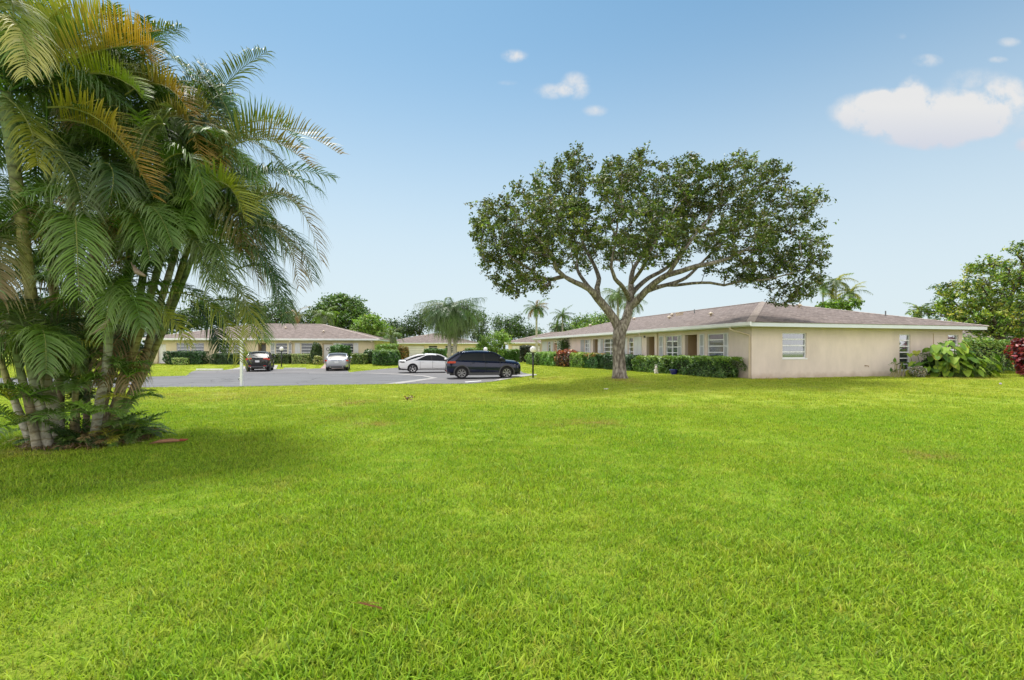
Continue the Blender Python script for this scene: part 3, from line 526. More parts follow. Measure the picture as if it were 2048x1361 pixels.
def grow(chains, att, step=.55, r0=.014, rmax=None):
    """skeleton: traced limbs first, then every attractor is reached by a branch from the nearest wood"""
    Pn = []; par = []; rad_ = []
    for ch in chains:
        prev = -1
        if Pn: d = [(Vector(p)-Vector(ch[0][0])).length for p in Pn]; prev = int(np.argmin(d))
        pts = [Vector(c[0]) for c in ch]; rs = [c[1] for c in ch]; start = 0
        if prev >= 0: pts[0] = Vector(Pn[prev])
        for i in range(len(pts)-1):
            p0 = pts[max(i-1, 0)]; p1 = pts[i]; p2 = pts[i+1]; p3 = pts[min(i+2, len(pts)-1)]; n = max(1, int((p2-p1).length/(step*.7)))
            for k in range(0 if (i == 0 and prev < 0) else 1, n+1):
                t = k/n
                if i > 0 and k == 0: continue
                q = .5*((2*p1)+(p2-p0)*t+(2*p0-5*p1+4*p2-p3)*t*t+(3*p1-p0-3*p2+p3)*t**3)
                Pn.append(tuple(q)); par.append(prev); rad_.append(rs[i]+(rs[i+1]-rs[i])*t); prev = len(Pn)-1
    nfix = len(Pn); first = max(1, int(nfix*.0)); A = np.array(att); base = np.array(Pn[0]); topz = np.array(Pn)[:, 2]
    ok = [i for i in range(nfix) if rad_[i] < max(rad_)*.62] or list(range(nfix))
    allow = np.zeros(nfix, bool); allow[ok] = True; allow = allow.tolist()
    NP = np.array(Pn); dm = np.linalg.norm(A[:, None]-NP[None, ok], axis=2).min(1); order = np.argsort(dm); tips = []
    arr = np.zeros((nfix+len(A)*14, 3)); arr[:nfix] = NP; al = np.zeros(len(arr), bool); al[:nfix] = allow; cnt = nfix
    for j in order:
        a = A[j]; d = np.linalg.norm(arr[:cnt]-a, axis=1); d = d+np.maximum(0, arr[:cnt, 2]-a[2])*.7; d[~al[:cnt]] = 1e9; i = int(np.argmin(d)); p = arr[i].copy(); L = np.linalg.norm(a-p); n = min(13, max(1, int(L/step)))
        side = R.normal(size=3)*L*.09; side[2] += L*.08; prev = i; end = len(Pn)
        for k in range(1, n+1):
            t = k/n; q = p+(a-p)*t+side*math.sin(math.pi*t); Pn.append(tuple(q)); par.append(prev); rad_.append(0); arr[cnt] = q; al[cnt] = True; cnt += 1; prev = len(Pn)-1
        tips.append(prev)
    N = len(Pn); cntn = np.zeros(N)
    for t in tips: cntn[t] += 1
    for i in range(N-1, -1, -1):
        if par[i] >= 0 and i >= nfix: cntn[par[i]] += max(cntn[i], 0)
    rr = [max(rad_[i], 0) if i < nfix else r0*max(cntn[i], 1)**.47 for i in range(N)]
    for i in range(nfix, N): rr[i] = min(rr[i], rr[par[i]]*.95)
    return Pn, par, rr, nfix
def wood_mesh(Pn, par, rr, sides=7):
    b = MB(); kids = {}
    for i, p in enumerate(par): kids.setdefault(p, []).append(i)
    stack = [(r, None) for r in kids.get(-1, [])]
    while stack:
        i, pp = stack.pop(); pts = []; rs = []
        if pp is not None: pts.append(Pn[pp]); rs.append(min(rr[pp], rr[i]*1.25))
        while True:
            pts.append(Pn[i]); rs.append(rr[i]); k = kids.get(i, [])
            if not k: break
            k = sorted(k, key=lambda c: -rr[c])
            for c in k[1:]: stack.append((c, i))
            i = k[0]
        if len(pts) > 1: b.tube(pts, rs, sides if rs[0] > .08 else (5 if rs[0] > .03 else 3), cap=False)
    return b
def lobe_pts(lobes, n, shell=.5):
    vol = np.array([l[3]*l[4]*l[5] for l in lobes])**.8; k = (n*vol/vol.sum()).astype(int)+1; out = []
    for l, c in zip(lobes, k): out.append(np.array(l[:3])+rnd_in(c, shell)*R.uniform(.9, 1.14, (c, 1))*np.array(l[3:6]))
    return np.concatenate(out)
def broadleaf(name, label, cat, base, chains, lobes, natt, nleaf, size, pal, group=None, bark=BARKD, spread=.5, r0=.014, step=.6, wr=.5, twig=True, shell=.5):
    t = thing(name, label, cat, base, 0, group); att = lobe_pts(lobes, natt, shell); Pn, par, rr, nf = grow(chains, att, step, r0)
    if twig: wood_mesh(Pn, par, rr, 12 if nf > 40 else 7).build('trunk', bark, t, True, origin=base)
    fm = FM(); pal = np.array(pal); cen = np.repeat(att, nleaf, 0); tone = np.repeat(R.uniform(.72, 1.28, len(att)), nleaf)[:, None]
    NT = 5; tw = nrm(R.normal(size=(len(att), NT, 3))+np.array([0, 0, .35])+.8*nrm(att-np.mean(att, 0))[:, None]); tl = R.uniform(1.0, 2.6, (len(att), NT)); ti = R.integers(0, NT, len(cen)); ai = np.repeat(np.arange(len(att)), nleaf)
    off = tw[ai, ti]*(tl[ai, ti]*R.uniform(.05, 1, len(cen))**.8*spread)[:, None]+R.normal(size=cen.shape)*spread*.26; off[:, 2] *= .8; Pq = cen+off; cl = np.repeat(R.integers(0, len(pal), len(att)), nleaf); cl = np.where(R.uniform(size=len(cl)) < .5, R.integers(0, len(pal), len(cl)), cl)
    leafquads(fm, Pq, size, pal, wr=wr, up=.35, cl=cl); fm.C[-1] = fm.C[-1]*np.repeat(tone[:, 0], 4)[:, None]
    fm.build('crown', LEAF, t, origin=base, smooth=False); return t
def lobe(px, py, Y, rx, ry, rd): c = P(px, py, Y); return (c.x, c.y, c.z, rx/F*Y, rd, ry/F*Y)

# ---- the big shade tree
TY = 24.0; g = G(1240, 757); TB = Vector(((1240-CX)/F*TY, TY, float(gz(5.3, TY))))
def tp(px, py, dy=0): return tuple(P(px, py, TY+dy))
def limb(*pts): return [(tp(a, b, d), r*.93/F*TY) for a, b, d, r in pts]
TCH = [limb((1240, 760, 0, 19), (1239, 750, 0, 15.5), (1238.5, 730, 0, 13.5), (1237, 700, 0, 13), (1238, 675, 0, 13.5), (1240, 660, 0, 14.5)),
       limb((1240, 660, 0, 12), (1230, 642, 0, 9.5), (1213, 618, -.2, 9), (1196, 598, -.4, 8.5), (1178, 578, -.7, 6.5), (1150, 565, -1, 5), (1128, 553, -1.4, 4.5), (1112, 538, -1.6, 4), (1106, 515, -2, 3.2), (1085, 488, -2.3, 2.4)),
       limb((1240, 660, 0, 11), (1252, 640, .1, 10), (1259, 615, .3, 9), (1262, 590, .6, 7.5), (1262, 568, 1, 6), (1266, 540, 1.6, 5), (1284, 510, 2.4, 4), (1296, 480, 3, 3)),
       limb((1262, 628, .2, 9), (1274, 602, 0, 8), (1292, 582, -.5, 7), (1310, 566, -1, 6.5), (1335, 550, -1.6, 6), (1362, 543, -2, 5.2), (1392, 533, -2.5, 4.6), (1425, 527, -3, 4), (1462, 515, -2.6, 3), (1500, 495, -2.2, 2.2)),
       limb((1196, 598, -.4, 7), (1194, 575, -.2, 5.6), (1198, 558, .3, 5), (1188, 530, 1, 4.2), (1172, 500, 1.5, 3.4), (1160, 465, 2, 2.6), (1150, 420, 2.2, 2)),
       limb((1186, 584, -.6, 5), (1168, 562, .4, 4), (1155, 540, 1.2, 3.4), (1154, 512, 2.3, 2.8), (1140, 470, 3.2, 2)),
       limb((1262, 590, .6, 6), (1276, 574, 1.4, 5.5), (1298, 556, 2.4, 5), (1326, 541, 3.2, 4.5), (1350, 520, 4, 3.6), (1385, 470, 4.6, 2.4)),
       limb((1292, 582, -.5, 6), (1322, 573, 0, 4.6), (1345, 567, .6, 4.2), (1372, 556, 1.2, 3.8), (1395, 535, 2, 3.2), (1430, 500, 3, 2.4), (1500, 440, 4, 1.8)),
       limb((1335, 572, .3, 4), (1352, 571, 0, 3.4), (1385, 567, -.4, 3), (1420, 566, -.6, 2.8), (1448, 571, -.8, 2.6), (1485, 562, -1, 2.2), (1530, 560, -1.4, 1.7), (1590, 545, -1.8, 1.2)),
       limb((1259, 600, .4, 6), (1246, 575, -.8, 4.6), (1230, 558, -1.8, 4), (1222, 535, -2, 3.2), (1228, 500, -2, 2.4), (1235, 450, -1.2, 1.8)),
       limb((1262, 568, 1, 4.5), (1286, 535, -.5, 3.6), (1296, 510, -1.5, 3), (1320, 470, -1.8, 2.2), (1340, 430, -1.5, 1.6)),
       limb((1335, 550, -1.6, 4.4), (1352, 526, -2, 3.6), (1362, 510, -2.2, 3), (1395, 465, -1.6, 2.2), (1430, 420, -.6, 1.6))]
TL = []
for (px, py, rx, ry, Y0, rd) in [(1000, 470, 52, 62, 23, 2.0), (975, 430, 28, 30, 24, 1.2), (1020, 525, 45, 55, 24.5, 2), (1060, 440, 60, 65, 22.5, 2.5), (1075, 530, 48, 48, 23, 2), (1120, 380, 52, 55, 24.5, 2), (1150, 335, 34, 27, 24.5, 1.4), (1130, 470, 60, 60, 22, 2.5), (1155, 500, 55, 42, 26, 2),
                                 (1190, 420, 55, 55, 23, 2.5), (1250, 375, 50, 48, 24, 2.5), (1288, 330, 28, 26, 24.5, 1.4), (1240, 340, 30, 28, 24, 1.4), (1270, 470, 68, 60, 22, 2.5), (1240, 500, 50, 38, 27, 2.5), (1330, 390, 52, 50, 24, 2.5), (1320, 440, 60, 55, 26, 3), (1350, 490, 55, 40, 22.5, 2),
                                 (1385, 370, 48, 45, 23.5, 2), (1380, 335, 30, 20, 24, 1.2), (1420, 440, 62, 58, 25, 3), (1450, 375, 50, 50, 23, 2), (1468, 330, 32, 22, 23, 1.2), (1470, 480, 60, 45, 22, 2.5), (1520, 370, 42, 38, 24.5, 2), (1545, 340, 22, 18, 24.5, 1), (1540, 430, 60, 50, 24, 2.5), (1600, 412, 38, 26, 24, 1.4),
                                 (1570, 490, 52, 42, 23, 2.2), (1530, 535, 52, 34, 24, 2), (1590, 545, 42, 45, 23.5, 2), (1455, 530, 42, 20, 22.5, 1.5), (1600, 580, 28, 20, 23.5, 1.2), (1618, 490, 22, 30, 24, 1), (1040, 570, 24, 14, 24, 1), (985, 500, 24, 48, 23.5, 1.2), (1110, 425, 40, 40, 26, 2), (1575, 592, 30, 18, 23.5, 1), (1500, 562, 32, 16, 23.5, 1.2), (1030, 578, 32, 14, 24, 1.2), (1078, 572, 22, 20, 23, 1), (1462, 556, 28, 12, 23.5, 1), (1545, 606, 14, 8, 23.5, .5), (960, 470, 14, 40, 24, .8), (1290, 312, 18, 14, 24.5, .8), (1150, 318, 26, 14, 24.5, .8)]:
    TL.append(lobe(px, py, Y0, rx, ry, rd))
broadleaf('shade_tree', 'broad spreading shade tree with forked grey trunk standing alone on the lawn', 'tree', tuple(TB), TCH, TL, 1950, 46, .155,
          [(.075, .115, .028), (.10, .14, .033), (.05, .085, .024), (.16, .20, .04), (.075, .10, .035), (.115, .115, .04)], bark=BARK, spread=.22, r0=.0085, step=.5, wr=.5, shell=.4)

# ---- generic background trees, crown lobes given by where they show
def ptree(name, label, cat, px, Y, lobes, natt, nleaf, size, pal, trunk=.2, base_py=None, group=None, spread=None, bark=BARKD):
    x = (px-CX)/F*Y; b = gpt(x, Y); LB = [lobe(a, c, Y+d, rx, ry, rd) for a, c, rx, ry, d, rd in lobes]; cz = sum(l[2] for l in LB)/len(LB); low = min(l[2]-l[5]*.6 for l in LB); low = max(low, b.z+.5)
    ch = [[(tuple(b), trunk*1.25), ((x, Y, b.z+(low-b.z)*.5), trunk), ((x+.2, Y, low), trunk*.85)]]
    for l in LB[:7]: ch.append([((x+.2, Y, low), trunk*.6), (((x+l[0])/2, (Y+l[1])/2, (low+l[2])/2+.3), trunk*.42), ((l[0], l[1], l[2]), trunk*.2)])
    return broadleaf(name, label, cat, tuple(b), ch, LB, natt, nleaf, size, pal, group, spread=spread or size*2.2, r0=trunk*.06, step=1.0, bark=bark)
GD = [(.035, .07, .018), (.05, .09, .02), (.03, .06, .02)]; GM = [(.07, .13, .025), (.09, .16, .03), (.05, .10, .02)]; GL = [(.15, .25, .035), (.20, .30, .045), (.11, .20, .03)]; GY = [(.17, .25, .035), (.25, .31, .04), (.11, .18, .025), (.33, .33, .06)]
TG = 'trees beyond the houses'
ptree('domed_tree', 'tall dark rounded tree rising behind the right end of the low house', 'tree', 688, 84, [(680, 632, 40, 30, 0, 4), (705, 645, 34, 32, -1, 4), (655, 640, 28, 26, 0, 3), (725, 662, 22, 20, 0, 3), (690, 618, 34, 20, 1, 3), (700, 668, 34, 16, -2, 3)], 340, 40, .5, GM, .45, group=TG, spread=.75)
ptree('bushy_tree', 'light green bushy tree at the right corner of the low house', 'tree', 742, 70, [(742, 655, 24, 22, 0, 2.5), (760, 662, 16, 14, -1, 2), (722, 662, 16, 14, 1, 2)], 130, 45, .34, GL, .22, group=TG, spread=.5)
ptree('dark_tree', 'low dark tree just above the roof of the distant house with white garage front', 'tree', 798, 110, [(785, 662, 18, 12, 0, 4), (805, 664, 18, 12, 0, 4), (770, 665, 10, 10, 0, 3)], 120, 30, .55, GD, .3, group=TG)
ptree('airy_tree', 'dark loose tree immediately left of the weeping palm', 'tree', 838, 108, [(838, 648, 14, 18, 0, 3), (855, 640, 12, 18, 0, 3), (828, 662, 10, 10, 0, 2)], 100, 26, .5, GD, .28, group=TG)
ptree('airy_tree', 'dark loose tree immediately right of the weeping palm', 'tree', 958, 92, [(955, 655, 14, 24, 0, 2.5), (962, 675, 9, 14, 0, 2)], 90, 28, .42, GD, .25, group=TG)
ptree('leafy_tree', 'mid green tree over the left end of the far white-fronted house', 'tree', 1008, 120, [(1002, 652, 14, 15, 0, 3), (1030, 655, 16, 22, 0, 3.5), (1055, 668, 18, 12, 0, 3), (1018, 668, 24, 12, 0, 3), (1070, 672, 12, 8, 0, 3)], 230, 28, .5, GD+GM, .35, group=TG)
ptree('leafy_tree', 'bright leafy tree behind the ridge left of the shade tree trunk', 'tree', 1190, 88, [(1190, 652, 28, 15, 0, 3), (1165, 655, 20, 14, 2, 3), (1212, 646, 16, 10, 0, 3), (1180, 662, 22, 8, -4, 3)], 190, 32, .42, GM+GL, .3, group=TG)
ptree('leafy_tree', 'low dark green tree between the far palms and the long house roof', 'tree', 1145, 105, [(1142, 662, 18, 10, 0, 3), (1120, 664, 12, 8, 0, 3)], 90, 26, .45, GD, .28, group=TG)
ptree('garden_tree', 'small bright lime tree behind the dark blue car', 'tree', 990, 56, [(990, 682, 24, 16, 0, 1.6), (972, 694, 15, 14, 0, 1.3), (1003, 676, 14, 10, 0, 1.2), (985, 702, 22, 12, 0, 1.4)], 150, 40, .2, GL, .09, group=None, spread=.32)
# trees behind the low house, seen under and beside the palm clump
for i, (px, lb, lab) in enumerate([(560, [(545, 630, 26, 24, 0, 4), (580, 645, 22, 20, 0, 3), (520, 640, 22, 22, 2, 3), (600, 655, 18, 12, 0, 3)], 'dark tree over the middle of the low house roof, right of the palm fronds'), (440, [(430, 625, 36, 26, 0, 4), (470, 640, 30, 20, 0, 4), (395, 640, 30, 18, 0, 3)], 'dark tree over the low house, seen through the palm fronds'),
                                   (330, [(320, 640, 40, 26, 0, 4), (360, 650, 30, 16, 0, 4), (280, 640, 36, 26, 0, 4)], 'tree behind the left end of the low house'), (210, [(210, 640, 50, 46, 0, 4), (150, 650, 50, 40, 0, 4), (250, 670, 40, 40, 0, 4)], 'tree beyond the palm stems at the left'), (60, [(60, 640, 60, 50, 0, 4), (0, 650, 60, 46, 0, 4), (-60, 660, 60, 40, 0, 4), (100, 690, 60, 30, -4, 4)], 'leftmost tree, beyond the palm stems')]):
    ptree('dense_tree', lab, 'tree', px, 82 if i < 3 else 58, lb, 170, 34, .46, GD+GM[:1], .35, group=TG)
# big tree at right
ptree('spreading_tree', 'large yellow-green tree overhanging the right end of the long house', 'tree', 1995, 33, [(1960, 590, 50, 45, 0, 2.5), (2010, 560, 45, 50, 1, 2.5), (2050, 530, 55, 34, 0, 3), (1915, 612, 38, 28, 1, 2), (2060, 610, 70, 50, 0, 3), (1880, 632, 26, 12, 2, 1.5), (1985, 640, 55, 28, -1, 2.5), (2110, 570, 70, 70, 1, 3), (1930, 645, 40, 14, 0, 2), (2020, 665, 40, 16, 0, 2), (1930, 585, 18, 12, 1, 1.2)], 430, 70, .2, GY+GM, .3, group=None, spread=.34)
ptree('dense_tree', 'dark foliage mass behind the red croton at the right edge', 'tree', 2060, 46, [(2050, 660, 60, 40, 0, 3), (1990, 690, 50, 26, 0, 2.5), (2110, 640, 60, 60, 0, 3), (1950, 700, 30, 20, 0, 2)], 180, 40, .3, GD+GM[:1], .25, group=TG)

# ---- hedges and shrubs
def hedge(name, label, cat, p0, p1, w, h, size, pal, n, group=None, round_=.5, toppal=None, mat_=None, wavy=.17):
    p0 = Vector((p0[0], p0[1])); p1 = Vector((p1[0], p1[1])); d = (p1-p0); L = d.length; d = d.normalized(); s = Vector((-d.y, d.x)); c = (p0+p1)/2; b = gpt(c.x, c.y)
    t = thing(name, label, cat, tuple(b), 0, group)
    fm = FM(); q = R.uniform(-1, 1, (n, 3)); f = R.integers(0, 6, n); ax = f//2; sg = np.where(f % 2 == 0, -1, 1).astype(float)
    ar = np.array([w*h, L*h, L*w]); pr = np.array([ar[0], ar[0], ar[1], ar[1], ar[2], ar[2]*.25]); pr[4], pr[5] = ar[2]*.1, ar[2]; pr /= pr.sum(); f = R.choice(6, n, p=pr); ax = f//2; sg = np.where(f % 2 == 0, -1., 1.)
    q[np.arange(n), ax] = sg*(1-np.abs(R.normal(size=n))*.16)
    k = round_; m = np.linalg.norm(q, axis=1, keepdims=True); mx = np.abs(q).max(1, keepdims=True); qs = q*(mx/np.maximum(m, 1e-6)*1.0); q = q*(1-k)+qs*k*1.12
    nz = np.sin(q[:, 0]*L*2.1+1.7*q[:, 1])*np.sin(q[:, 1]*w*2.7+q[:, 2]*3+1)+.5*np.sin(q[:, 0]*L*6.1+q[:, 2]*5); q = q*(1+wavy*nz[:, None]*.6)
    X = q[:, 0]*L/2; Yy = q[:, 1]*w/2; Z = (q[:, 2]+1)/2*h
    out = np.stack([d.x*q[:, 0]*.4+s.x*q[:, 1], d.y*q[:, 0]*.4+s.y*q[:, 1], q[:, 2]*.8+.1], 1)
    Pq = np.stack([c.x+d.x*X+s.x*Yy, c.y+d.y*X+s.y*Yy, b.z+np.maximum(Z, .02)], 1)
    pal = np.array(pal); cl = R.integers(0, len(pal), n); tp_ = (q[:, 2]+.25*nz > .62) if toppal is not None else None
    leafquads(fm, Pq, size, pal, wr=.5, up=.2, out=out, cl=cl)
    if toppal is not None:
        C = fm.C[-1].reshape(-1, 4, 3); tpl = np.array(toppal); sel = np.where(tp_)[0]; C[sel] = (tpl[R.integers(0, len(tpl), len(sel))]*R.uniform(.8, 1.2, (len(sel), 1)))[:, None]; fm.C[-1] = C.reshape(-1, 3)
    fm.build('foliage', mat_ or HEDGE, t, origin=tuple(b), smooth=False)
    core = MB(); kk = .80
    core.box(-L/2*kk, L/2*kk, -w/2*kk, w/2*kk, -.05, h*.86, lambda x, y, z: (d.x*x+s.x*y, d.y*x+s.y*y, z)); core.build('hedge_core', CORE, t, bevel=min(w, h)*.22)  # solid dark box added inside the leaves to block see-through
    return t
CORE = mat('hedge_core_dark', (.018, .028, .010), .95, var=.3, vscale=9)
def fpt(px, d):
    k = (px-CX)/F; A_ = C0-EV*d; u = (A_.x-k*A_.y)/(k*FV.y-FV.x); return A_+FV*u, u
def fh(px0, px1, d0, d1, u0=None):
    dm = (d0+d1)/2; a = fpt(px0, dm)[0]; b = fpt(px1, dm)[0] if u0 is None else C0-EV*dm+FV*u0; return a, b, d1-d0
HG = 'hedges along the long house'
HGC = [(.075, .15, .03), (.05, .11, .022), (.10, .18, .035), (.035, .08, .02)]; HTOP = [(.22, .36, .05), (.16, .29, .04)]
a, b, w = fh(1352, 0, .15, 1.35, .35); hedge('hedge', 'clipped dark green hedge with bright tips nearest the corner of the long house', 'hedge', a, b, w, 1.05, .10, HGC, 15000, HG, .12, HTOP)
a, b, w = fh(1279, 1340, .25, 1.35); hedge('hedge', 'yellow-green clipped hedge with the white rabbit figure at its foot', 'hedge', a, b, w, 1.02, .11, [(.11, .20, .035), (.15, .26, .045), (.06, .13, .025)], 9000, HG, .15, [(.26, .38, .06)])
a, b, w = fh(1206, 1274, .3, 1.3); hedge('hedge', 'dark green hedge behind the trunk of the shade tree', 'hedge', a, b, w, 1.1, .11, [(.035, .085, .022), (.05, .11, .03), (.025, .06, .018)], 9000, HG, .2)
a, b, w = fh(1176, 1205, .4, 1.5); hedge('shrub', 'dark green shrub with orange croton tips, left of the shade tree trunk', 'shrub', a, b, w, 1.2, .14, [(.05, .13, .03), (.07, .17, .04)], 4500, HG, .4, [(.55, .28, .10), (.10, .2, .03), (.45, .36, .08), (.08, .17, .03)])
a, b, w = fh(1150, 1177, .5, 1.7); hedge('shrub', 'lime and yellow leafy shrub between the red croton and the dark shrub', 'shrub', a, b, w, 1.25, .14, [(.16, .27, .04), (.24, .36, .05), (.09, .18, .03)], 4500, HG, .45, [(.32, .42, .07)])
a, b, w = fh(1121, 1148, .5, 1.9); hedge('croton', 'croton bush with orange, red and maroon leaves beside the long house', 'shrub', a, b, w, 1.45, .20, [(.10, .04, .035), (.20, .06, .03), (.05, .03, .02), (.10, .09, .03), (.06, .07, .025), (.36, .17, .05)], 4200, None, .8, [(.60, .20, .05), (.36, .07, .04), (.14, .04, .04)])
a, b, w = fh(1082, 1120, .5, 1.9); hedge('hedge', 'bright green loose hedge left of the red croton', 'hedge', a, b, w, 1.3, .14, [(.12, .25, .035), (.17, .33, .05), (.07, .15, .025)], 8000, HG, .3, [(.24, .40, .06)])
a, b, w = fh(1062, 1082, 1.0, 2.4); hedge('hedge', 'pale green ragged hedge end just behind the nearer lamp post', 'hedge', a, b, w, 1.2, .15, [(.10, .19, .04), (.16, .26, .06)], 5000, HG, .4)
def wp(px, Y): return ((px-CX)/F*Y, Y)
hedge('hedge', 'clipped square green hedge in front of the far white-fronted house', 'hedge', wp(998, 59), wp(1040, 59), 1.4, 1.5, .14, [(.07, .17, .02), (.10, .22, .03)], 8000, None, .08, [(.16, .30, .04)])
hedge('shrub', 'dark reddish green shrub at the far end of the long house', 'shrub', wp(1040, 57), wp(1064, 57), 1.6, 2.0, .2, [(.04, .06, .025), (.03, .05, .02), (.08, .07, .04)], 4000, None, .5)
hedge('hedge', 'square green hedge left of the weeping palm, behind the white car', 'hedge', wp(848, 66), wp(893, 66), 1.4, 1.6, .16, [(.06, .14, .02), (.10, .20, .03)], 7000, None, .12)
hedge('shrub', 'yellow-green low shrubs right of the weeping palm, behind the dark blue car', 'shrub', wp(930, 64), wp(972, 64), 1.6, 1.7, .18, [(.14, .22, .03), (.22, .28, .05), (.08, .14, .02)], 6000, None, .4)
# left house planting
GG = 'shrubs in front of the low house'
def lp(px, Y): return wp(px, Y)
hedge('hedge', 'dark clipped hedge with pale variegated foot under the left windows of the low house', 'hedge', lp(334, 51.2), lp(410, 51.2), 1.5, 1.35, .13, [(.035, .09, .025), (.05, .12, .03), (.025, .06, .02)], 12000, GG, .2)
hedge('shrub', 'pale variegated low shrub at the foot of the dark clipped hedge', 'shrub', lp(346, 50.2), lp(378, 50.2), .6, .75, .13, [(.40, .45, .16), (.10, .20, .04), (.28, .36, .10)], 1600, GG, .5)
hedge('hedge', 'dark hedge under the second pair of windows of the low house', 'hedge', lp(425, 51.3), lp(492, 51.3), 1.4, 1.1, .14, [(.035, .075, .025), (.05, .10, .03), (.03, .05, .02)], 9000, GG, .25)
hedge('shrub', 'small bright shrub just left of the dark hatchback', 'shrub', lp(488, 51), lp(504, 51), .9, 1.35, .16, [(.16, .28, .04), (.08, .16, .03)], 1800, GG, .6)
hedge('shrub', 'dark shrub behind the far lamp post', 'shrub', lp(548, 52), lp(582, 52), 1.0, 1.05, .14, [(.05, .09, .03), (.03, .06, .02), (.16, .2, .06)], 4500, GG, .3)
hedge('shrub', 'cream variegated clipped shrub below the window with white shutters', 'shrub', lp(586, 52), lp(622, 52), 1.0, 1.05, .13, [(.36, .40, .16), (.18, .26, .07), (.08, .15, .03), (.45, .45, .22)], 5000, GG, .2)
hedge('shrub', 'upright dark spiky shrub left of the white front door', 'shrub', lp(624, 51.5), lp(642, 51.5), 1.0, 2.2, .2, [(.035, .07, .02), (.07, .11, .03)], 3000, GG, .7)
hedge('shrub', 'pale yellow flowering shrub at the path edge beside the white front door', 'shrub', lp(628, 50.6), lp(643, 50.6), .7, .9, .15, [(.45, .42, .16), (.10, .17, .03)], 1200, GG, .6)
hedge('shrub', 'large round green bush between the front door and the silver saloon', 'shrub', lp(661, 51.5), lp(699, 51.5), 1.7, 2.0, .14, [(.06, .15, .025), (.09, .19, .03), (.04, .10, .02)], 8000, GG, .75)
hedge('shrub', 'mottled yellow and green shrub right of the silver saloon', 'shrub', lp(704, 51.5), lp(735, 51.5), 1.2, 1.1, .16, [(.10, .18, .03), (.28, .32, .09), (.05, .10, .02)], 4500, GG, .4)
hedge('shrub', 'dark spiky shrub at the right corner of the low house', 'shrub', lp(728, 52.5), lp(750, 52.5), 1.2, 1.5, .2, [(.05, .10, .025), (.08, .13, .04)], 2500, GG, .7)
hedge('shrub', 'big rounded dark green bush on the lawn right of the low house', 'shrub', lp(748, 50), lp(797, 50), 2.2, 1.55, .15, [(.05, .12, .022), (.08, .18, .03), (.03, .08, .02)], 11000, GG, .55, [(.15, .27, .04)])
hedge('shrub', 'bright lime bush behind the big rounded dark bush', 'shrub', lp(752, 53.5), lp(800, 53.5), 2, 2.1, .17, [(.17, .28, .04), (.12, .22, .03), (.24, .33, .06)], 7000, GG, .6)
hedge('shrub', 'reddish yellow croton bush in front of the white garage wall', 'shrub', lp(795, 54), lp(816, 54), 1.8, 1.9, .18, [(.22, .20, .04), (.34, .16, .05), (.12, .14, .03)], 3500, GG, .6)
# right edge
hedge('croton', 'deep red croton bush at the right edge of the lawn', 'shrub', (26.2, 24.8), (29.8, 25.6), 2.4, 2.1, .2, [(.22, .02, .03), (.36, .05, .06), (.10, .02, .03), (.05, .02, .03), (.45, .12, .13)], 6500, None, .7)
hedge('shrub', 'yellow-green shrub behind the big-leaved clump and the corner of the long house', 'shrub', (25.3, 29), (30.5, 30.5), 2, 2.1, .16, [(.16, .26, .04), (.08, .16, .03), (.24, .30, .06)], 7000, None, .6)
hedge('hedge', 'dark green hedge between the big-leaved clump and the red croton', 'hedge', (28, 32), (37, 34.5), 1.8, 1.7, .16, [(.03, .07, .02), (.05, .10, .025)], 9000, None, .3)
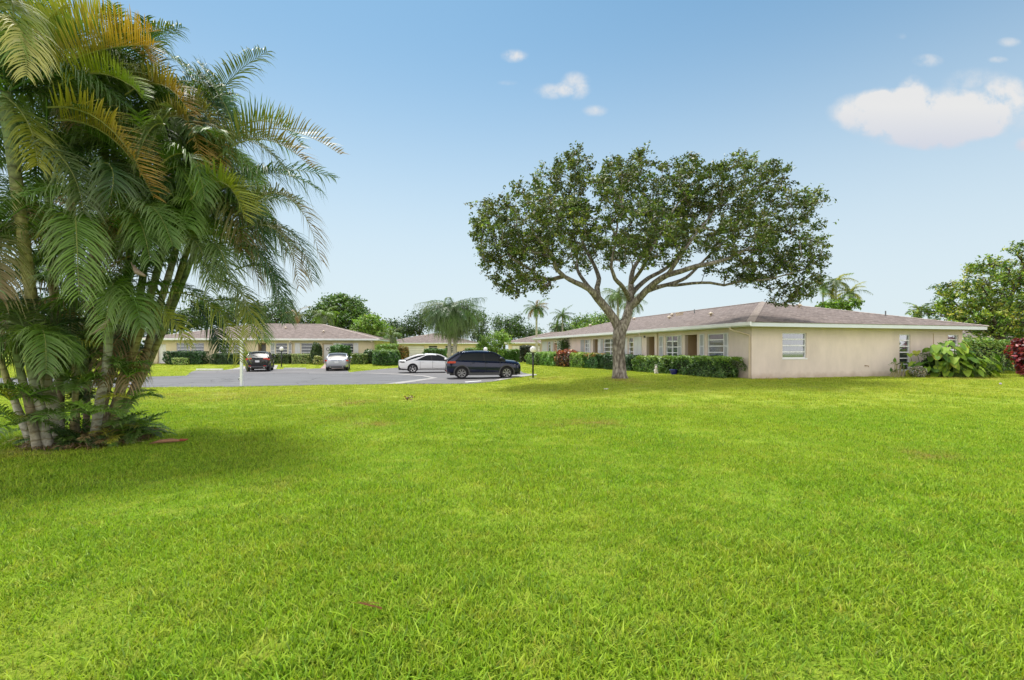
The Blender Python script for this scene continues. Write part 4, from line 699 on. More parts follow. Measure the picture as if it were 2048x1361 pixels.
# ================= palms
def frond(fm, p0, p1, p2, n=34, L=.55, w=.022, V=.45, hang=.5, col=(.06, .13, .02), tipcol=None, upv=(0, 0, 1), k=5, rach=None, sweep=.55):
    """pinnate frond: arched midrib p0-p1-p2 with paired drooping leaflets"""
    p0, p1, p2 = (np.array(p, float) for p in (p0, p1, p2)); t = np.linspace(.06, 1, n); t2 = t[:, None]
    Pc = (1-t2)**2*p0+2*t2*(1-t2)*p1+t2**2*p2; T = nrm(2*(1-t2)*(p1-p0)+2*t2*(p2-p1)+1e-6); u = np.array(upv, float); Sd = nrm(np.cross(T, u)+1e-6); U = np.cross(Sd, T)
    U = np.where((U[:, 2] < 0)[:, None], -U, U) if upv[2] > 0 else U
    Ll = L*np.clip(np.sin(math.pi*(.10+.86*t))**.55, .1, 1)*R.uniform(.85, 1.1, n); s = np.linspace(0, 1, k); wd = w*np.array([.55, 1, .95, .62, .08][:k]) if k == 5 else w*np.linspace(1, .1, k)
    for sg in (-1, 1):
        D = nrm(T*(sweep+.35*t2+R.normal(size=(n, 1))*.10)+Sd*sg*1.0+U*(V+R.normal(size=(n, 1))*.20)); q = Pc[:, None]+D[:, None]*(s[None, :, None]*Ll[:, None, None]); q[:, :, 2] -= hang*Ll[:, None]*(s[None]**3)*R.uniform(.5, 1.5, (n, 1))
        Wn = nrm(np.cross(D, U+Sd*sg*-.35+R.normal(size=(n, 3))*.2)); off = Wn[:, None]*(wd[None, :, None]*.5)
        C = np.array(col)*(1+.18*R.normal(size=(n, 1))); 
        if tipcol is not None: C = C*(1-t2)+np.array(tipcol)*t2
        C3 = C[:, None]*(.85+.35*s[None, :, None]**1.5); C3 = C3*(1-.22*s[None, :, None]**2)+np.array((.50, .50, .34))*.22*s[None, :, None]**2; fm.strips(q-off, q+off, C3)
    # midrib
    m = np.linspace(0, 1, 9)[:, None]; Q = (1-m)**2*p0+2*m*(1-m)*p1+m**2*p2; TT_ = nrm(2*(1-m)*(p1-p0)+2*m*(p2-p1)+1e-6); Sx = nrm(np.cross(TT_, u)+1e-6)*(.016*(1-m*.85)); Ux = np.cross(nrm(Sx), TT_)*(.014*(1-m*.85)); rc = np.array([rach if rach is not None else tuple(np.array(col)*1.6+.03)])
    fm.strips((Q-Sx)[None], (Q+Ux)[None], rc); fm.strips((Q+Ux)[None], (Q+Sx)[None], rc); fm.strips((Q+Sx)[None], (Q-Ux)[None], rc); fm.strips((Q-Ux)[None], (Q-Sx)[None], rc)
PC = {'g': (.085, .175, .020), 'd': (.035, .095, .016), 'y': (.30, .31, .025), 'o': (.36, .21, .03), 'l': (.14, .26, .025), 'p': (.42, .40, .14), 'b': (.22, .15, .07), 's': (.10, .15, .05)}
def stem_mesh(fmm, pts, rs, cols, n=9):
    pts = [Vector(p) for p in pts]; b = MB(); fine = []; fr = []; fc = []
    for i in range(len(pts)-1):
        p0 = pts[max(i-1, 0)]; p1 = pts[i]; p2 = pts[i+1]; p3 = pts[min(i+2, len(pts)-1)]; m = 7
        for k in range(m if i < len(pts)-2 else m+1):
            t = k/m; fine.append(.5*((2*p1)+(p2-p0)*t+(2*p0-5*p1+4*p2-p3)*t*t+(3*p1-p0-3*p2+p3)*t**3)); fr.append((rs[i]+(rs[i+1]-rs[i])*t)*(1+.05*math.sin(len(fine)*2.4))); fc.append(np.array(cols[i])*(1-t)+np.array(cols[i+1])*t)
    b.tube(fine, fr, n); return b, fc, n
def stem_obj(name, pts, rs, cols, parent, origin, n=9):
    b, fc, n = stem_mesh(None, pts, rs, cols, n); o = b.build(name, PSTEM, parent, True, origin=origin, recalc=False); a = o.data.attributes.new('Pigment', 'FLOAT_COLOR', 'POINT')
    C = np.ones((len(b.v), 4), np.float32); C[:, :3] = np.repeat(np.array(fc), n, 0)[:len(b.v)]; a.data.foreach_set('color', C.ravel()); return o
GS, YS, WS, BS = (.16, .23, .08), (.33, .31, .11), (.46, .44, .37), (.24, .19, .12)
PB = G(135, 890); PB = Vector((PB.x, PB.y, PB.z)); PO = tuple(PB)
clump = thing('palm_clump', 'tall dense clump of feathery palms with many ringed stems at the left', 'palm', PO)
def pp(px, py, Y): return tuple(P(px, py, Y))
# stems: traced (px, py, depth, radius px); then the crown's fronds at its top
STEMS = [([(214, 884, 8.8, 7), (262, 800, 8.9, 7), (310, 700, 9.0, 7), (360, 580, 9.0, 6.5), (400, 470, 9.0, 6), (418, 400, 8.9, 5)], [BS, BS, YS, GS, GS, GS], 'main'),
         ([(200, 884, 8.9, 7), (250, 760, 9.1, 7), (300, 600, 9.2, 6.5), (350, 420, 9.2, 6), (385, 300, 9.1, 5)], [BS, BS, GS, GS, GS], 'main'),
         ([(116, 884, 8.0, 15), (108, 828, 7.95, 14), (80, 722, 7.8, 13), (62, 592, 7.6, 12), (42, 440, 7.4, 12), (24, 300, 7.3, 13), (17, 240, 7.25, 15), (12, 185, 7.2, 10)], [WS, WS, YS, YS, YS, GS, GS, GS], 'main'),
         ([(97, 888, 7.7, 12), (78, 810, 7.6, 11), (62, 735, 7.4, 9.5), (56, 690, 7.2, 8)], [WS, WS, GS, GS], 'low'),
         ([(76, 892, 7.6, 10), (60, 820, 7.5, 9), (40, 740, 7.4, 8), (24, 640, 7.3, 8), (-20, 480, 7.3, 8)], [WS, BS, GS, GS, GS], 'back'),
         ([(66, 880, 7.8, 8), (38, 826, 7.8, 8), (12, 755, 7.8, 7), (-30, 640, 7.8, 7)], [WS, WS, YS, GS], 'back'),
         ([(120, 880, 8.3, 9), (118, 750, 8.4, 9), (110, 616, 8.6, 9), (104, 546, 8.6, 9), (98, 420, 8.6, 8), (95, 300, 8.6, 8)], [BS, BS, BS, YS, GS, GS], 'main'),
         ([(150, 872, 8.3, 8), (152, 757, 8.4, 8), (143, 600, 8.6, 8), (140, 480, 8.7, 8), (150, 300, 8.8, 8), (165, 160, 8.8, 8)], [BS, YS, GS, GS, GS, GS], 'main'),
         ([(186, 862, 8.0, 10), (200, 800, 7.9, 10), (212, 740, 7.8, 9), (219, 660, 7.7, 9), (230, 590, 7.6, 8)], [WS, WS, WS, GS, GS], 'mid'),
         ([(196, 866, 8.2, 8), (210, 800, 8.2, 8), (226, 730, 8.3, 8), (248, 620, 8.5, 8), (262, 480, 8.7, 8), (270, 300, 8.9, 8)], [BS, BS, GS, GS, GS, GS], 'main'),
         ([(208, 876, 8.3, 9), (236, 805, 8.3, 8.5), (264, 715, 8.3, 8.5), (290, 628, 8.3, 8.5), (312, 552, 8.4, 8), (330, 480, 8.5, 7)], [BS, YS, YS, YS, GS, GS], 'main'),
         ([(212, 884, 8.5, 8), (256, 800, 8.6, 8), (284, 735, 8.7, 8), (310, 640, 8.8, 8), (335, 560, 8.9, 7.5), (360, 470, 9, 7)], [BS, BS, BS, YS, WS, GS], 'main'),
         ([(216, 882, 8.6, 8), (250, 815, 8.8, 8), (290, 735, 9.0, 8), (322, 662, 9.1, 7.5), (345, 590, 9.2, 7), (385, 470, 9.3, 7)], [WS, BS, YS, WS, YS, GS], 'main'),
         ([(204, 872, 8.5, 8), (235, 790, 8.7, 8), (262, 690, 8.9, 8), (285, 560, 9.1, 8), (300, 420, 9.3, 7), (320, 300, 9.4, 7)], [BS, BS, YS, GS, GS, GS], 'main'),
         ([(172, 870, 8.5, 7), (176, 740, 8.7, 7), (190, 560, 9, 7), (205, 380, 9.2, 7), (215, 220, 9.3, 7)], [BS, BS, GS, GS, GS], 'main'),
         ([(142, 878, 8.1, 6), (150, 800, 8.1, 6), (160, 720, 8.1, 6)], [BS, YS, GS], 'low2')]
def rfr(fm, c, az, el, L, kind='g', tip=None, n=36, ll=.5, hang=.55, droop=1.0, V=.45):
    """a frond from c, rising at el and arching over towards az"""
    c = Vector(c); h = Vector((math.cos(az), math.sin(az), 0)); up_ = Vector((0, 0, 1)); p1 = c+(h*math.cos(el)+up_*math.sin(el))*L*.55; p2 = p1+(h*math.cos(el-droop)+up_*math.sin(el-droop))*L*.55
    col = np.array(PC[kind])*R.uniform(.8, 1.25); frond(fm, c, p1, p2, n=n, L=ll, w=.021, V=V, hang=hang, col=col, tipcol=None if tip is None else PC[tip])
for si, (pts, cols, kind) in enumerate(STEMS):
    w3 = [pp(a, b, c) for a, b, c, r in pts]; rs = [r*.84/F*c for a, b, c, r in pts]; w3[0] = (w3[0][0], w3[0][1], float(gz(*w3[0][:2]))-.05)
    st = stem_obj('stem', w3, rs, cols, clump, PO); fm = FM(); top = Vector(w3[-1])
    nf = {'main': 13, 'low': 9, 'back': 9, 'mid': 9, 'low2': 6}[kind]; Lf = {'main': 2.3, 'low': 1.0, 'back': 2.0, 'mid': 1.5, 'low2': .8}[kind]
    a0 = R.uniform(0, 6.28)
    for i in range(nf):
        az = a0+i*2.399; age = i/nf; el = 1.25-1.15*age+R.normal()*.1; lk = Lf*R.uniform(.8, 1.1)
        if kind == 'main' and math.sin(az) < -.75 and age > .5: lk *= .75
        kk = R.choice(['g', 'd', 's', 'g', 'l'], p=[.35, .3, .15, .1, .1])
        rfr(fm, top, az, el, lk, kk, tip='b' if (age > .8 and R.uniform() < .3) else None, n=int(32+lk*14), ll=.26+.13*lk, hang=.45+.5*age, droop=.9+.8*age)
    fm.build('fronds', PALM, st, origin=PO, smooth=False)
# fronds that show individually: (start, bend, tip) in px with depth, colour, tip colour, leaflet length, upward V
HERO = [((470, 540, 8.3), (560, 500, 8.3), (575, 640, 8.2), 'd', None, .42, .3), ((430, 600, 8.2), (510, 590, 8.2), (525, 680, 8.1), 'g', None, .38, .3), ((500, 460, 8.5), (600, 420, 8.5), (625, 560, 8.4), 'd', None, .44, .3), ((380, 600, 8.3), (430, 640, 8.3), (440, 700, 8.2), 'd', None, .34, .3),
        ((95, 215, 7.0), (215, 200, 7.0), (290, 360, 6.9), 'y', 'o', .52, .9), ((60, 280, 6.9), (150, 300, 6.8), (168, 425, 6.7), 's', None, .42, .3), ((100, 150, 7.3), (180, 85, 7.3), (305, 92, 7.2), 'y', 'o', .55, 1.1), ((120, 170, 7.3), (200, 115, 7.2), (285, 190, 7.1), 'y', 'l', .38, .9),
        ((430, 320, 8.0), (520, 230, 8.0), (622, 335, 7.9), 's', 'b', .5, .8), ((440, 290, 8.4), (445, 170, 8.4), (360, 125, 8.4), 'd', None, .42, .5), ((470, 290, 8.2), (470, 210, 8.2), (395, 140, 8.2), 'd', None, .5, .5), ((470, 430, 8.0), (590, 310, 8.0), (642, 520, 7.9), 's', 'b', .46, .5), ((450, 470, 8.1), (580, 400, 8.1), (598, 570, 8.0), 'd', 'b', .46, .4),
        ((380, 400, 7.6), (455, 310, 7.6), (490, 440, 7.5), 'l', 'y', .42, .9), ((70, 480, 6.9), (155, 340, 6.8), (150, 560, 6.6), 'g', 's', .52, .35), ((150, 450, 6.8), (150, 380, 6.7), (158, 590, 6.5), 'g', 'l', .45, .3), ((250, 460, 7.2), (300, 350, 7.1), (345, 490, 6.9), 's', 'g', .4, .3), ((235, 470, 7.2), (275, 370, 7.1), (300, 520, 6.9), 'g', None, .42, .3),
        ((300, 590, 7.8), (450, 560, 7.8), (478, 720, 7.7), 'g', 'y', .42, .3), ((240, 640, 7.6), (320, 570, 7.5), (375, 690, 7.4), 'l', 'y', .34, .4), ((225, 610, 7.3), (235, 500, 7.2), (205, 680, 7.0), 'g', 'l', .38, .3), ((0, 60, 6.4), (60, 10, 6.3), (52, 150, 6.2), 'p', 'p', .36, .3), ((0, 10, 6.4), (40, -40, 6.3), (20, 110, 6.2), 'p', 'l', .40, .3),
        ((320, 330, 7.4), (390, 260, 7.4), (410, 400, 7.3), 'g', None, .42, .4), ((300, 250, 7.8), (390, 190, 7.8), (400, 330, 7.7), 's', 'o', .42, .7), ((250, 190, 7.9), (330, 130, 7.9), (380, 230, 7.8), 's', 'o', .42, .8), ((330, 250, 7.2), (300, 230, 7.1), (270, 330, 7.0), 's', None, .36, .2),
        ((460, 500, 8.1), (540, 470, 8.1), (560, 620, 8.0), 'd', None, .42, .3), ((420, 520, 7.8), (430, 430, 7.7), (470, 600, 7.6), 'g', 's', .42, .3), ((350, 500, 7.6), (400, 430, 7.5), (420, 580, 7.4), 's', None, .38, .3), ((430, 560, 8.0), (500, 560, 8.0), (500, 670, 7.9), 'd', 'y', .40, .3), ((60, 700, 7.0), (70, 620, 6.9), (20, 700, 6.8), 'l', None, .3, .3),
        ((62, 705, 7.0), (95, 600, 6.8), (92, 745, 6.6), 'l', 'g', .34, .3), ((60, 705, 7.0), (120, 630, 7.0), (150, 720, 7.0), 'g', None, .28, .3), ((180, 330, 7.0), (250, 300, 6.9), (215, 420, 6.8), 'd', None, .4, .3), ((5, 190, 6.9), (70, 230, 6.8), (75, 330, 6.7), 'd', 'y', .42, .2), ((10, 190, 7.2), (90, 90, 7.2), (200, 60, 7.2), 'y', 'g', .5, .9), ((10, 160, 7.2), (60, 60, 7.2), (130, 10, 7.2), 'l', 'y', .5, .9),
        ((410, 360, 8.2), (500, 380, 8.2), (530, 480, 8.1), 'd', None, .44, .3), ((390, 300, 8.2), (470, 260, 8.2), (520, 380, 8.1), 'g', None, .44, .4), ((200, 120, 8), (270, 40, 8), (300, 120, 8), 's', 'o', .4, .8), ((50, 120, 7.6), (130, 30, 7.6), (230, 30, 7.6), 's', 'y', .5, .8)]
fm = FM()
for (a, b, c, k1, k2, ll, V) in HERO:
    for cp in range(1 if (c[1] > 480 or a[0] < 190) and V < .6 else 3 if a[0] > 300 else 2):
        ja = R.normal(size=2)*[26, 22]*(cp > 0); jc = R.normal(size=2)*[40, 34]*(cp > 0); dp = .35*cp
        A_, B_, C_ = pp(a[0]+ja[0], a[1]+ja[1], a[2]+dp), pp(b[0]+(ja[0]+jc[0])/2, b[1]+(ja[1]+jc[1])/2, b[2]+dp), pp(c[0]+jc[0], c[1]+jc[1], c[2]+dp)
        frond(fm, A_, B_, C_, n=54, L=ll*1.1, w=.018, V=V, hang=.5 if V < .6 else .12, col=np.array(PC[k1 if cp == 0 or R.uniform() < .5 else 'g'])*R.uniform(.85, 1.25), tipcol=PC[k2] if k2 and cp < 2 else None, rach=(.25, .27, .08))
fm.build('outer_fronds', PALM, clump, origin=PO, smooth=False)
# suckers and litter round the foot
fm = FM()
for i in range(30):
    a = R.uniform(0, 6.28); r = R.uniform(.25, .72); x, y = PB.x+.15+r*math.cos(a)*1.0, PB.y+.35+r*math.sin(a)*.7
    base = (x, y, float(gz(x, y))); cz = R.uniform(.0, .25)
    for j in range(4): rfr(fm, (x, y, base[2]+cz*.3), a+R.normal()*.8, R.uniform(.5, 1.3), R.uniform(.25, .75), R.choice(['g', 'l', 'd', 'y', 'b'], p=[.35, .15, .25, .1, .15]), n=18, ll=.16, hang=.4, droop=1.1)
for (px, py, Y, sc) in [(165, 770, 7.5, .5), (245, 735, 7.8, .45), (150, 765, 7.6, .5), (255, 755, 7.9, .5), (180, 830, 7.3, .5), (265, 800, 7.8, .5), (60, 790, 7.2, .6), (20, 800, 7.4, .7), (250, 640, 8.2, .7), (130, 690, 7.8, .6), (30, 850, 7.2, .6), (120, 830, 7.4, .5), (250, 845, 7.8, .5)]:
    for j in range(4): rfr(fm, pp(px, py, Y), j*1.55+R.uniform(0, .5), R.uniform(.1, 1.1), sc*R.uniform(.6, 1.0), R.choice(['g', 'l', 'y']), n=20, ll=.24*sc/.5, hang=.4, droop=1)
fm.build('sucker_fronds', PALM, clump, origin=PO, smooth=False)
fm = FM()
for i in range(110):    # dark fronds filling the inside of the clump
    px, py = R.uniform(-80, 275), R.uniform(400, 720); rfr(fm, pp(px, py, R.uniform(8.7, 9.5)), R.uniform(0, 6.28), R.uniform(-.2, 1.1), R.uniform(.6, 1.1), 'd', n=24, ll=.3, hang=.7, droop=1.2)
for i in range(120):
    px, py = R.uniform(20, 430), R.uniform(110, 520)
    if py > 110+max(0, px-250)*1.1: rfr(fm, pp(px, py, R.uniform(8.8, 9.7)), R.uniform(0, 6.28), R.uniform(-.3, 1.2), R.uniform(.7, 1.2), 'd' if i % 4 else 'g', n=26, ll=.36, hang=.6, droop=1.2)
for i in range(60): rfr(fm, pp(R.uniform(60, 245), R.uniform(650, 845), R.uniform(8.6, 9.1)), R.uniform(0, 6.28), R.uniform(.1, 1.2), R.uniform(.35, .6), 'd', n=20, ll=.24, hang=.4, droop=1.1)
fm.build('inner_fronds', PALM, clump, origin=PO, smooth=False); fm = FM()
for i in range(26):     # dead hanging fronds inside
    px, py = R.uniform(0, 300), R.uniform(330, 700); rfr(fm, pp(px, py, R.uniform(7.9, 8.8)), R.uniform(0, 6.28), R.uniform(-.6, .4), R.uniform(.8, 1.4), 'b' if i % 2 else 'd', n=24, ll=.35, hang=1.1, droop=1.2)
fm.build('dead_fronds', PALM, clump, origin=PO, smooth=False)
fm = FM(); n = 1700; a = R.uniform(0, 6.28, n); r = np.sqrt(R.uniform(0, 1, n))*.88; X = PB.x+.1+r*np.cos(a)*1.05; Y = PB.y+.3+r*np.sin(a)*.9; Pq = np.stack([X, Y, gz(X, Y)+R.uniform(.0, .07, n)], 1)
leafquads(fm, Pq, .13, [(.22, .14, .08), (.12, .08, .045), (.30, .20, .12), (.07, .05, .03)], wr=.12, up=1.4); fm.build('leaf_litter', LEAF, clump, origin=PO, smooth=False)
# brown sheaths
for (a, b, c) in [((178, 672, 7.3), (205, 655, 7.25), (218, 640, 7.2)), ((262, 525, 7.4), (275, 545, 7.35), (290, 552, 7.3))]:
    s = MB(); s.tube([pp(*a), pp(*b), pp(*c)], [.006, .045, .02], 6); s.build('dry_sheath', mat('dry_sheath', (.33, .25, .20), .7, var=.2), clump, True, origin=PO)

def palm_tree(label, px, Y, topy, rad_, Lf, n, kinds, base_dx=0, droop=1.3, ll=.6, hang=.9, group='feather palms beyond the houses', el0=1.2, w=.06, frac=1.0, lean=0, bark=WS, tipf=.55):
    x = (px-CX)/F*Y; b = gpt(x+base_dx, Y); t = thing('palm_tree', label, 'palm', tuple(b), 0, group); top = P(px, topy, Y); mid = (Vector(b)+top)/2+Vector((lean, 0, 0))
    stem_obj('trunk', [tuple(b), tuple(mid), tuple(top)], [rad_*1.2, rad_, rad_*.8], [bark, bark, GS], t, tuple(b), 8); fm = FM()
    for i in range(n):
        az = i*2.399; age = i/n; el = el0-1.35*age*frac+R.normal()*.08; L = Lf*R.uniform(.85, 1.1); h = Vector((math.cos(az), math.sin(az), 0)); dr = droop*(.7+.5*age); p1 = top+(h*math.cos(el)+Vector((0, 0, 1))*math.sin(el))*L*.5; p2 = p1+(h*math.cos(el-dr)+Vector((0, 0, 1))*math.sin(el-dr))*L*tipf
        frond(fm, top, p1, p2, n=34, L=ll, w=w, V=.25, hang=hang, col=np.array(PC[kinds[i % len(kinds)]])*R.uniform(.8, 1.2), k=4)
    fm.build('crown', PALM, t, origin=tuple(b), smooth=False); return t
# the weeping palm: two trunks close together
for (px, ty, lab) in [(899, 628, 'weeping feather palm with curtains of hanging fronds, left trunk of the close pair'), (910, 634, 'weeping feather palm of the close pair, right trunk, partly hidden by its twin')]:
    palm_tree(lab, px, 55, ty, .2, 4.0, 54, ['d', 'g', 'd', 'g', 's'], droop=2.1, ll=.95, hang=1.6, group='weeping palms behind the parked cars', el0=1.32, w=.085, frac=.65, tipf=.85)
palm_tree('tall slim palm with ragged drooping crown, left of two beyond the long house roof', 1073, 78, 618, .17, 2.7, 20, ['g', 'd', 'b'], droop=1.5, ll=.55, hang=1.0, w=.09)
palm_tree('slim palm with open crown, right of two beyond the long house roof', 1125, 86, 632, .16, 2.6, 15, ['g', 'd'], droop=1.3, ll=.5, hang=.8, w=.09)
palm_tree('short palm low beside the two slim palms', 1113, 92, 652, .14, 2.0, 12, ['d', 'g'], droop=1.3, ll=.5, hang=.6, w=.09)
palm_tree('feather palm seen through the fork of the shade tree', 1236, 60, 592, .18, 3.0, 15, ['s', 'g'], droop=1.6, ll=.7, hang=1.1, w=.08)
palm_tree('feather palm crown glimpsed right of the shade tree fork', 1262, 66, 606, .16, 2.6, 12, ['s', 'g'], droop=1.5, ll=.6, hang=1.1, w=.08)
palm_tree('grey-green feather palm in front of the domed tree', 648, 74, 634, .2, 3.0, 18, ['l', 's', 'l'], droop=1.6, ll=.7, hang=.9, w=.09)
palm_tree('bare-looking palm with thin fronds behind the low house ridge', 594, 72, 632, .14, 2.8, 11, ['b', 's'], droop=1.8, ll=.45, hang=.8, w=.06)
palm_tree('small palm above the big rounded dark bush', 782, 62, 672, .1, 2.2, 12, ['s', 'g'], droop=1.5, ll=.5, hang=.8, w=.07)
palm_tree('tallest slim palm of the group behind the long house roof', 1672, 46, 566, .07, 2.3, 12, ['l', 's', 'y'], droop=1.5, ll=.5, hang=.7, w=.06, group='slim palms behind the long house roof')
palm_tree('slim palm at the left of the group behind the long house roof', 1646, 47, 580, .07, 2.1, 11, ['s', 'g'], droop=1.5, ll=.5, hang=.7, w=.06, group='slim palms behind the long house roof')
palm_tree('slim leaning palm of the group behind the long house roof, rightmost', 1700, 46, 588, .07, 2.1, 11, ['y', 's'], droop=1.5, ll=.45, hang=.7, w=.06, group='slim palms behind the long house roof')
palm_tree('yellowish palm of the roof-line group, half sunk behind the ridge', 1680, 45, 606, .08, 1.8, 10, ['l', 'y'], droop=1.4, ll=.45, hang=.7, w=.06, group='slim palms behind the long house roof')
palm_tree('dark little palm crown left of the big yellow-green tree', 1842, 58, 622, .12, 1.9, 14, ['d', 'g'], droop=1.3, ll=.5, hang=.6, w=.07)
ptree('garden_tree', 'broad-leaved shrubby tree at the foot of the slim palms behind the roof', 'tree', 1672, 44, [(1672, 613, 14, 7, 0, 1.2), (1697, 612, 10, 6, 0, 1), (1652, 615, 10, 4, 0, 1)], 60, 24, .3, GL+GM, .1, spread=.3)

# ---- big heart-shaped leaves by the end wall
def heart(fm, base, d, L, col, droop=.5, wide=.8):
    d = Vector(d).normalized(); up_ = Vector((0, 0, 1)); s = d.cross(up_).normalized(); k = 7; base = Vector(base); prof = [.55, .95, 1, .88, .68, .4, .03]; tt = [-.22, 0, .18, .38, .58, .8, 1.0]
    Cc = [base+d*L*t-up_*(droop*L*max(t, 0)**1.6)+(up_*.0) for t in tt]
    for sg in (-1, 1):
        Lr = []; Rr = []
        for c, p, t in zip(Cc, prof, tt): Lr.append(tuple(c-(up_*.0)) if t > -.1 else tuple(c+s*sg*L*wide*.14)); Rr.append(tuple(c+s*sg*L*wide*.5*p+up_*(.10*L*p)-up_*.08*L*p*p+up_*.02*math.sin(t*20)))
        c1 = np.array([col])*R.uniform(.85, 1.1); fm.strips(np.array([Lr]), np.array([Rr]), c1)
EARL = leafmat('broad_leaf', .6, .3, .3); eb = gpt(*wp(1918, 25.0)); E = thing('elephant_ear', 'lush clump of big heart-shaped yellow-green leaves against the right end of the long house', 'plant', tuple(eb)); fm = FM(); st = MB(); bl = FM()
for i in range(170):
    a = R.uniform(0, 6.28); rr_ = min(1.25, abs(R.normal())*.78); x = eb.x-.45+rr_*math.cos(a)*1.45; y = eb.y+rr_*math.sin(a)*.55; hh = max(.25, 1.85-(rr_*.55)**2*1.2-R.uniform(0, .75)); tp_ = (x+math.cos(a)*.3, y+math.sin(a)*.25-.1, eb.z+hh)
    if i % 2: hh = R.uniform(.2, 1.15); y = eb.y-R.uniform(.1, .7)*(1-min(1, abs(x-eb.x)/2.4)); tp_ = (tp_[0], y-.1, eb.z+hh)
    st.tube([(x*.7+(eb.x-.4)*.3, y+.2, eb.z), ((x+tp_[0])/2, (y+tp_[1])/2, eb.z+hh*.6), tp_], [.022, .016, .010], 5, cap=False)
    ang = math.atan2(-.9+R.normal()*.6, math.cos(a)*1.1+R.normal()*.3); col = [(.24, .38, .04), (.32, .45, .055), (.15, .28, .035), (.08, .17, .03), (.45, .48, .08)][R.choice(5, p=[.3, .25, .2, .17, .08])]
    heart(fm, tp_, (math.cos(ang), math.sin(ang), -.25-R.uniform(0, .5)), R.uniform(.24, .44), col, R.uniform(.15, .6), .95)
for j in range(42):     # finer strappy leaves at its right side
    x = eb.x+R.uniform(.2, 1.75); y = eb.y+R.uniform(-.3, .8)
    rfr(fm, (x, y, eb.z+R.uniform(.1, .5)), R.uniform(0, 6.28), R.uniform(.5, 1.2), R.uniform(.7, 1.1), R.choice(['g', 'l', 'd']), n=12, ll=.32, hang=.5, droop=1.1)
for j in range(8): x = eb.x-1.3+R.uniform(-.3, .6); rfr(fm, (x, eb.y+.2, eb.z+.9), R.uniform(0, 6.28), 1.0, R.uniform(.7, .9), 's', n=12, ll=.28, hang=.4, droop=1.3)
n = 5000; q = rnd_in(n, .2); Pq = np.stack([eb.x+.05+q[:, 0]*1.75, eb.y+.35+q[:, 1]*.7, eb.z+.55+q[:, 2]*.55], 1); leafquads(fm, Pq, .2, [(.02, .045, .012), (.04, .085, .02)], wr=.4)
fm.build('leaves', EARL, E, origin=tuple(eb), smooth=True); st.build('stalks', mat('green_stalk', (.13, .20, .05), .5), E, True, origin=tuple(eb))
cb_ = gpt(*wp(1793, 24.6)); Cn = thing('banana_plant', 'small upright plant with paddle leaves below the tall narrow window of the long house', 'plant', tuple(cb_)); fm = FM(); st = MB()
for i in range(17):
    a = R.uniform(0, 6.28); x = cb_.x+R.normal()*.16; hh = R.uniform(.25, .85); tp_ = (x+math.cos(a)*.12, cb_.y+R.normal()*.08, cb_.z+hh); st.tube([(x, cb_.y, cb_.z), tp_], [.02, .010], 5, cap=False); heart(fm, tp_, (math.cos(a)*1.1, math.sin(a)*.5-.2, R.uniform(-.2, .9)), R.uniform(.22, .34), [(.13, .24, .035), (.07, .15, .03), (.2, .28, .05)][i % 3], .25, .42)
for i in range(9): x = cb_.x+R.uniform(.5, 1.1); heart(fm, (x, cb_.y, cb_.z+R.uniform(.1, .35)), (R.normal(), -.6, .1), .26, (.12, .20, .04), .4, .5)
fm.build('leaves', EARL, Cn, origin=tuple(cb_)); st.build('stalks', mat('pale_stalk', (.30, .27, .13), .6), Cn, True, origin=tuple(cb_))
fb = gpt(*wp(1836, 24.4)); Fw = thing('flowering_shrub', 'low pale grey-lilac flowering shrub left of the big-leaved clump', 'shrub', tuple(fb)); fm = FM(); n = 900; q = rnd_in(n); Pq = np.stack([fb.x+q[:, 0]*.42, fb.y+q[:, 1]*.25, fb.z+.3+q[:, 2]*.3], 1); leafquads(fm, Pq, .08, [(.42, .38, .38), (.50, .45, .48), (.14, .20, .06), (.2, .18, .1)], wr=.7); fm.build('foliage', HEDGE, Fw, origin=tuple(fb), smooth=False)
# climbing plant on the far part of the facade
q0, u0 = fpt(1128, .35); vb = gpt(q0.x, q0.y); V_ = thing('potted_vine', 'tall leafy plant reaching the eaves between windows at the far end of the long house', 'plant', tuple(vb)); fm = FM(); st = MB(); st.tube([tuple(vb), (vb.x+.1, vb.y, vb.z+1.3), (vb.x, vb.y, vb.z+2.3)], [.04, .03, .02], 6)
n = 1500; Pq = np.stack([vb.x+R.normal(size=n)*.32, vb.y+R.normal(size=n)*.3, vb.z+1.85+R.normal(size=n)*.33], 1); leafquads(fm, Pq, .15, GM+GD, wr=.4); st.build('stem', BARKD, V_, True, origin=tuple(vb)); fm.build('foliage', LEAF, V_, origin=tuple(vb), smooth=False)
# ================= cars
TYRE = mat('tyre_rubber', (.018, .018, .02), .85, bump=.2); RIMS = mat('alloy', (.50, .50, .52), .3, .9); RIMD = mat('dark_alloy', (.30, .30, .31), .4, .6); PLAST = mat('grey_cladding', (.06, .06, .064), .6); CGLASS = mat('car_glass', (.022, .026, .03), .3, spec=.12)
REDL = mat('red_lamp', (.55, .02, .02), .15, coat=1); CLEAR = mat('headlamp', (.55, .57, .6), .1, .3, coat=1); PLATE = mat('plate_white', (.6, .62, .64), .4); CHROME = mat('chrome', (.75, .75, .76), .12, 1)
def paint(n, c, metal=.0, r=.28): return mat(n, c, r, metal, coat=.4, spec=.4)
def bake(o, mods):
    for f in mods: f(o)
    bpy.context.view_layer.update(); dg = bpy.context.evaluated_depsgraph_get(); me = bpy.data.meshes.new_from_object(o.evaluated_get(dg)); o.modifiers.clear(); o.data = me
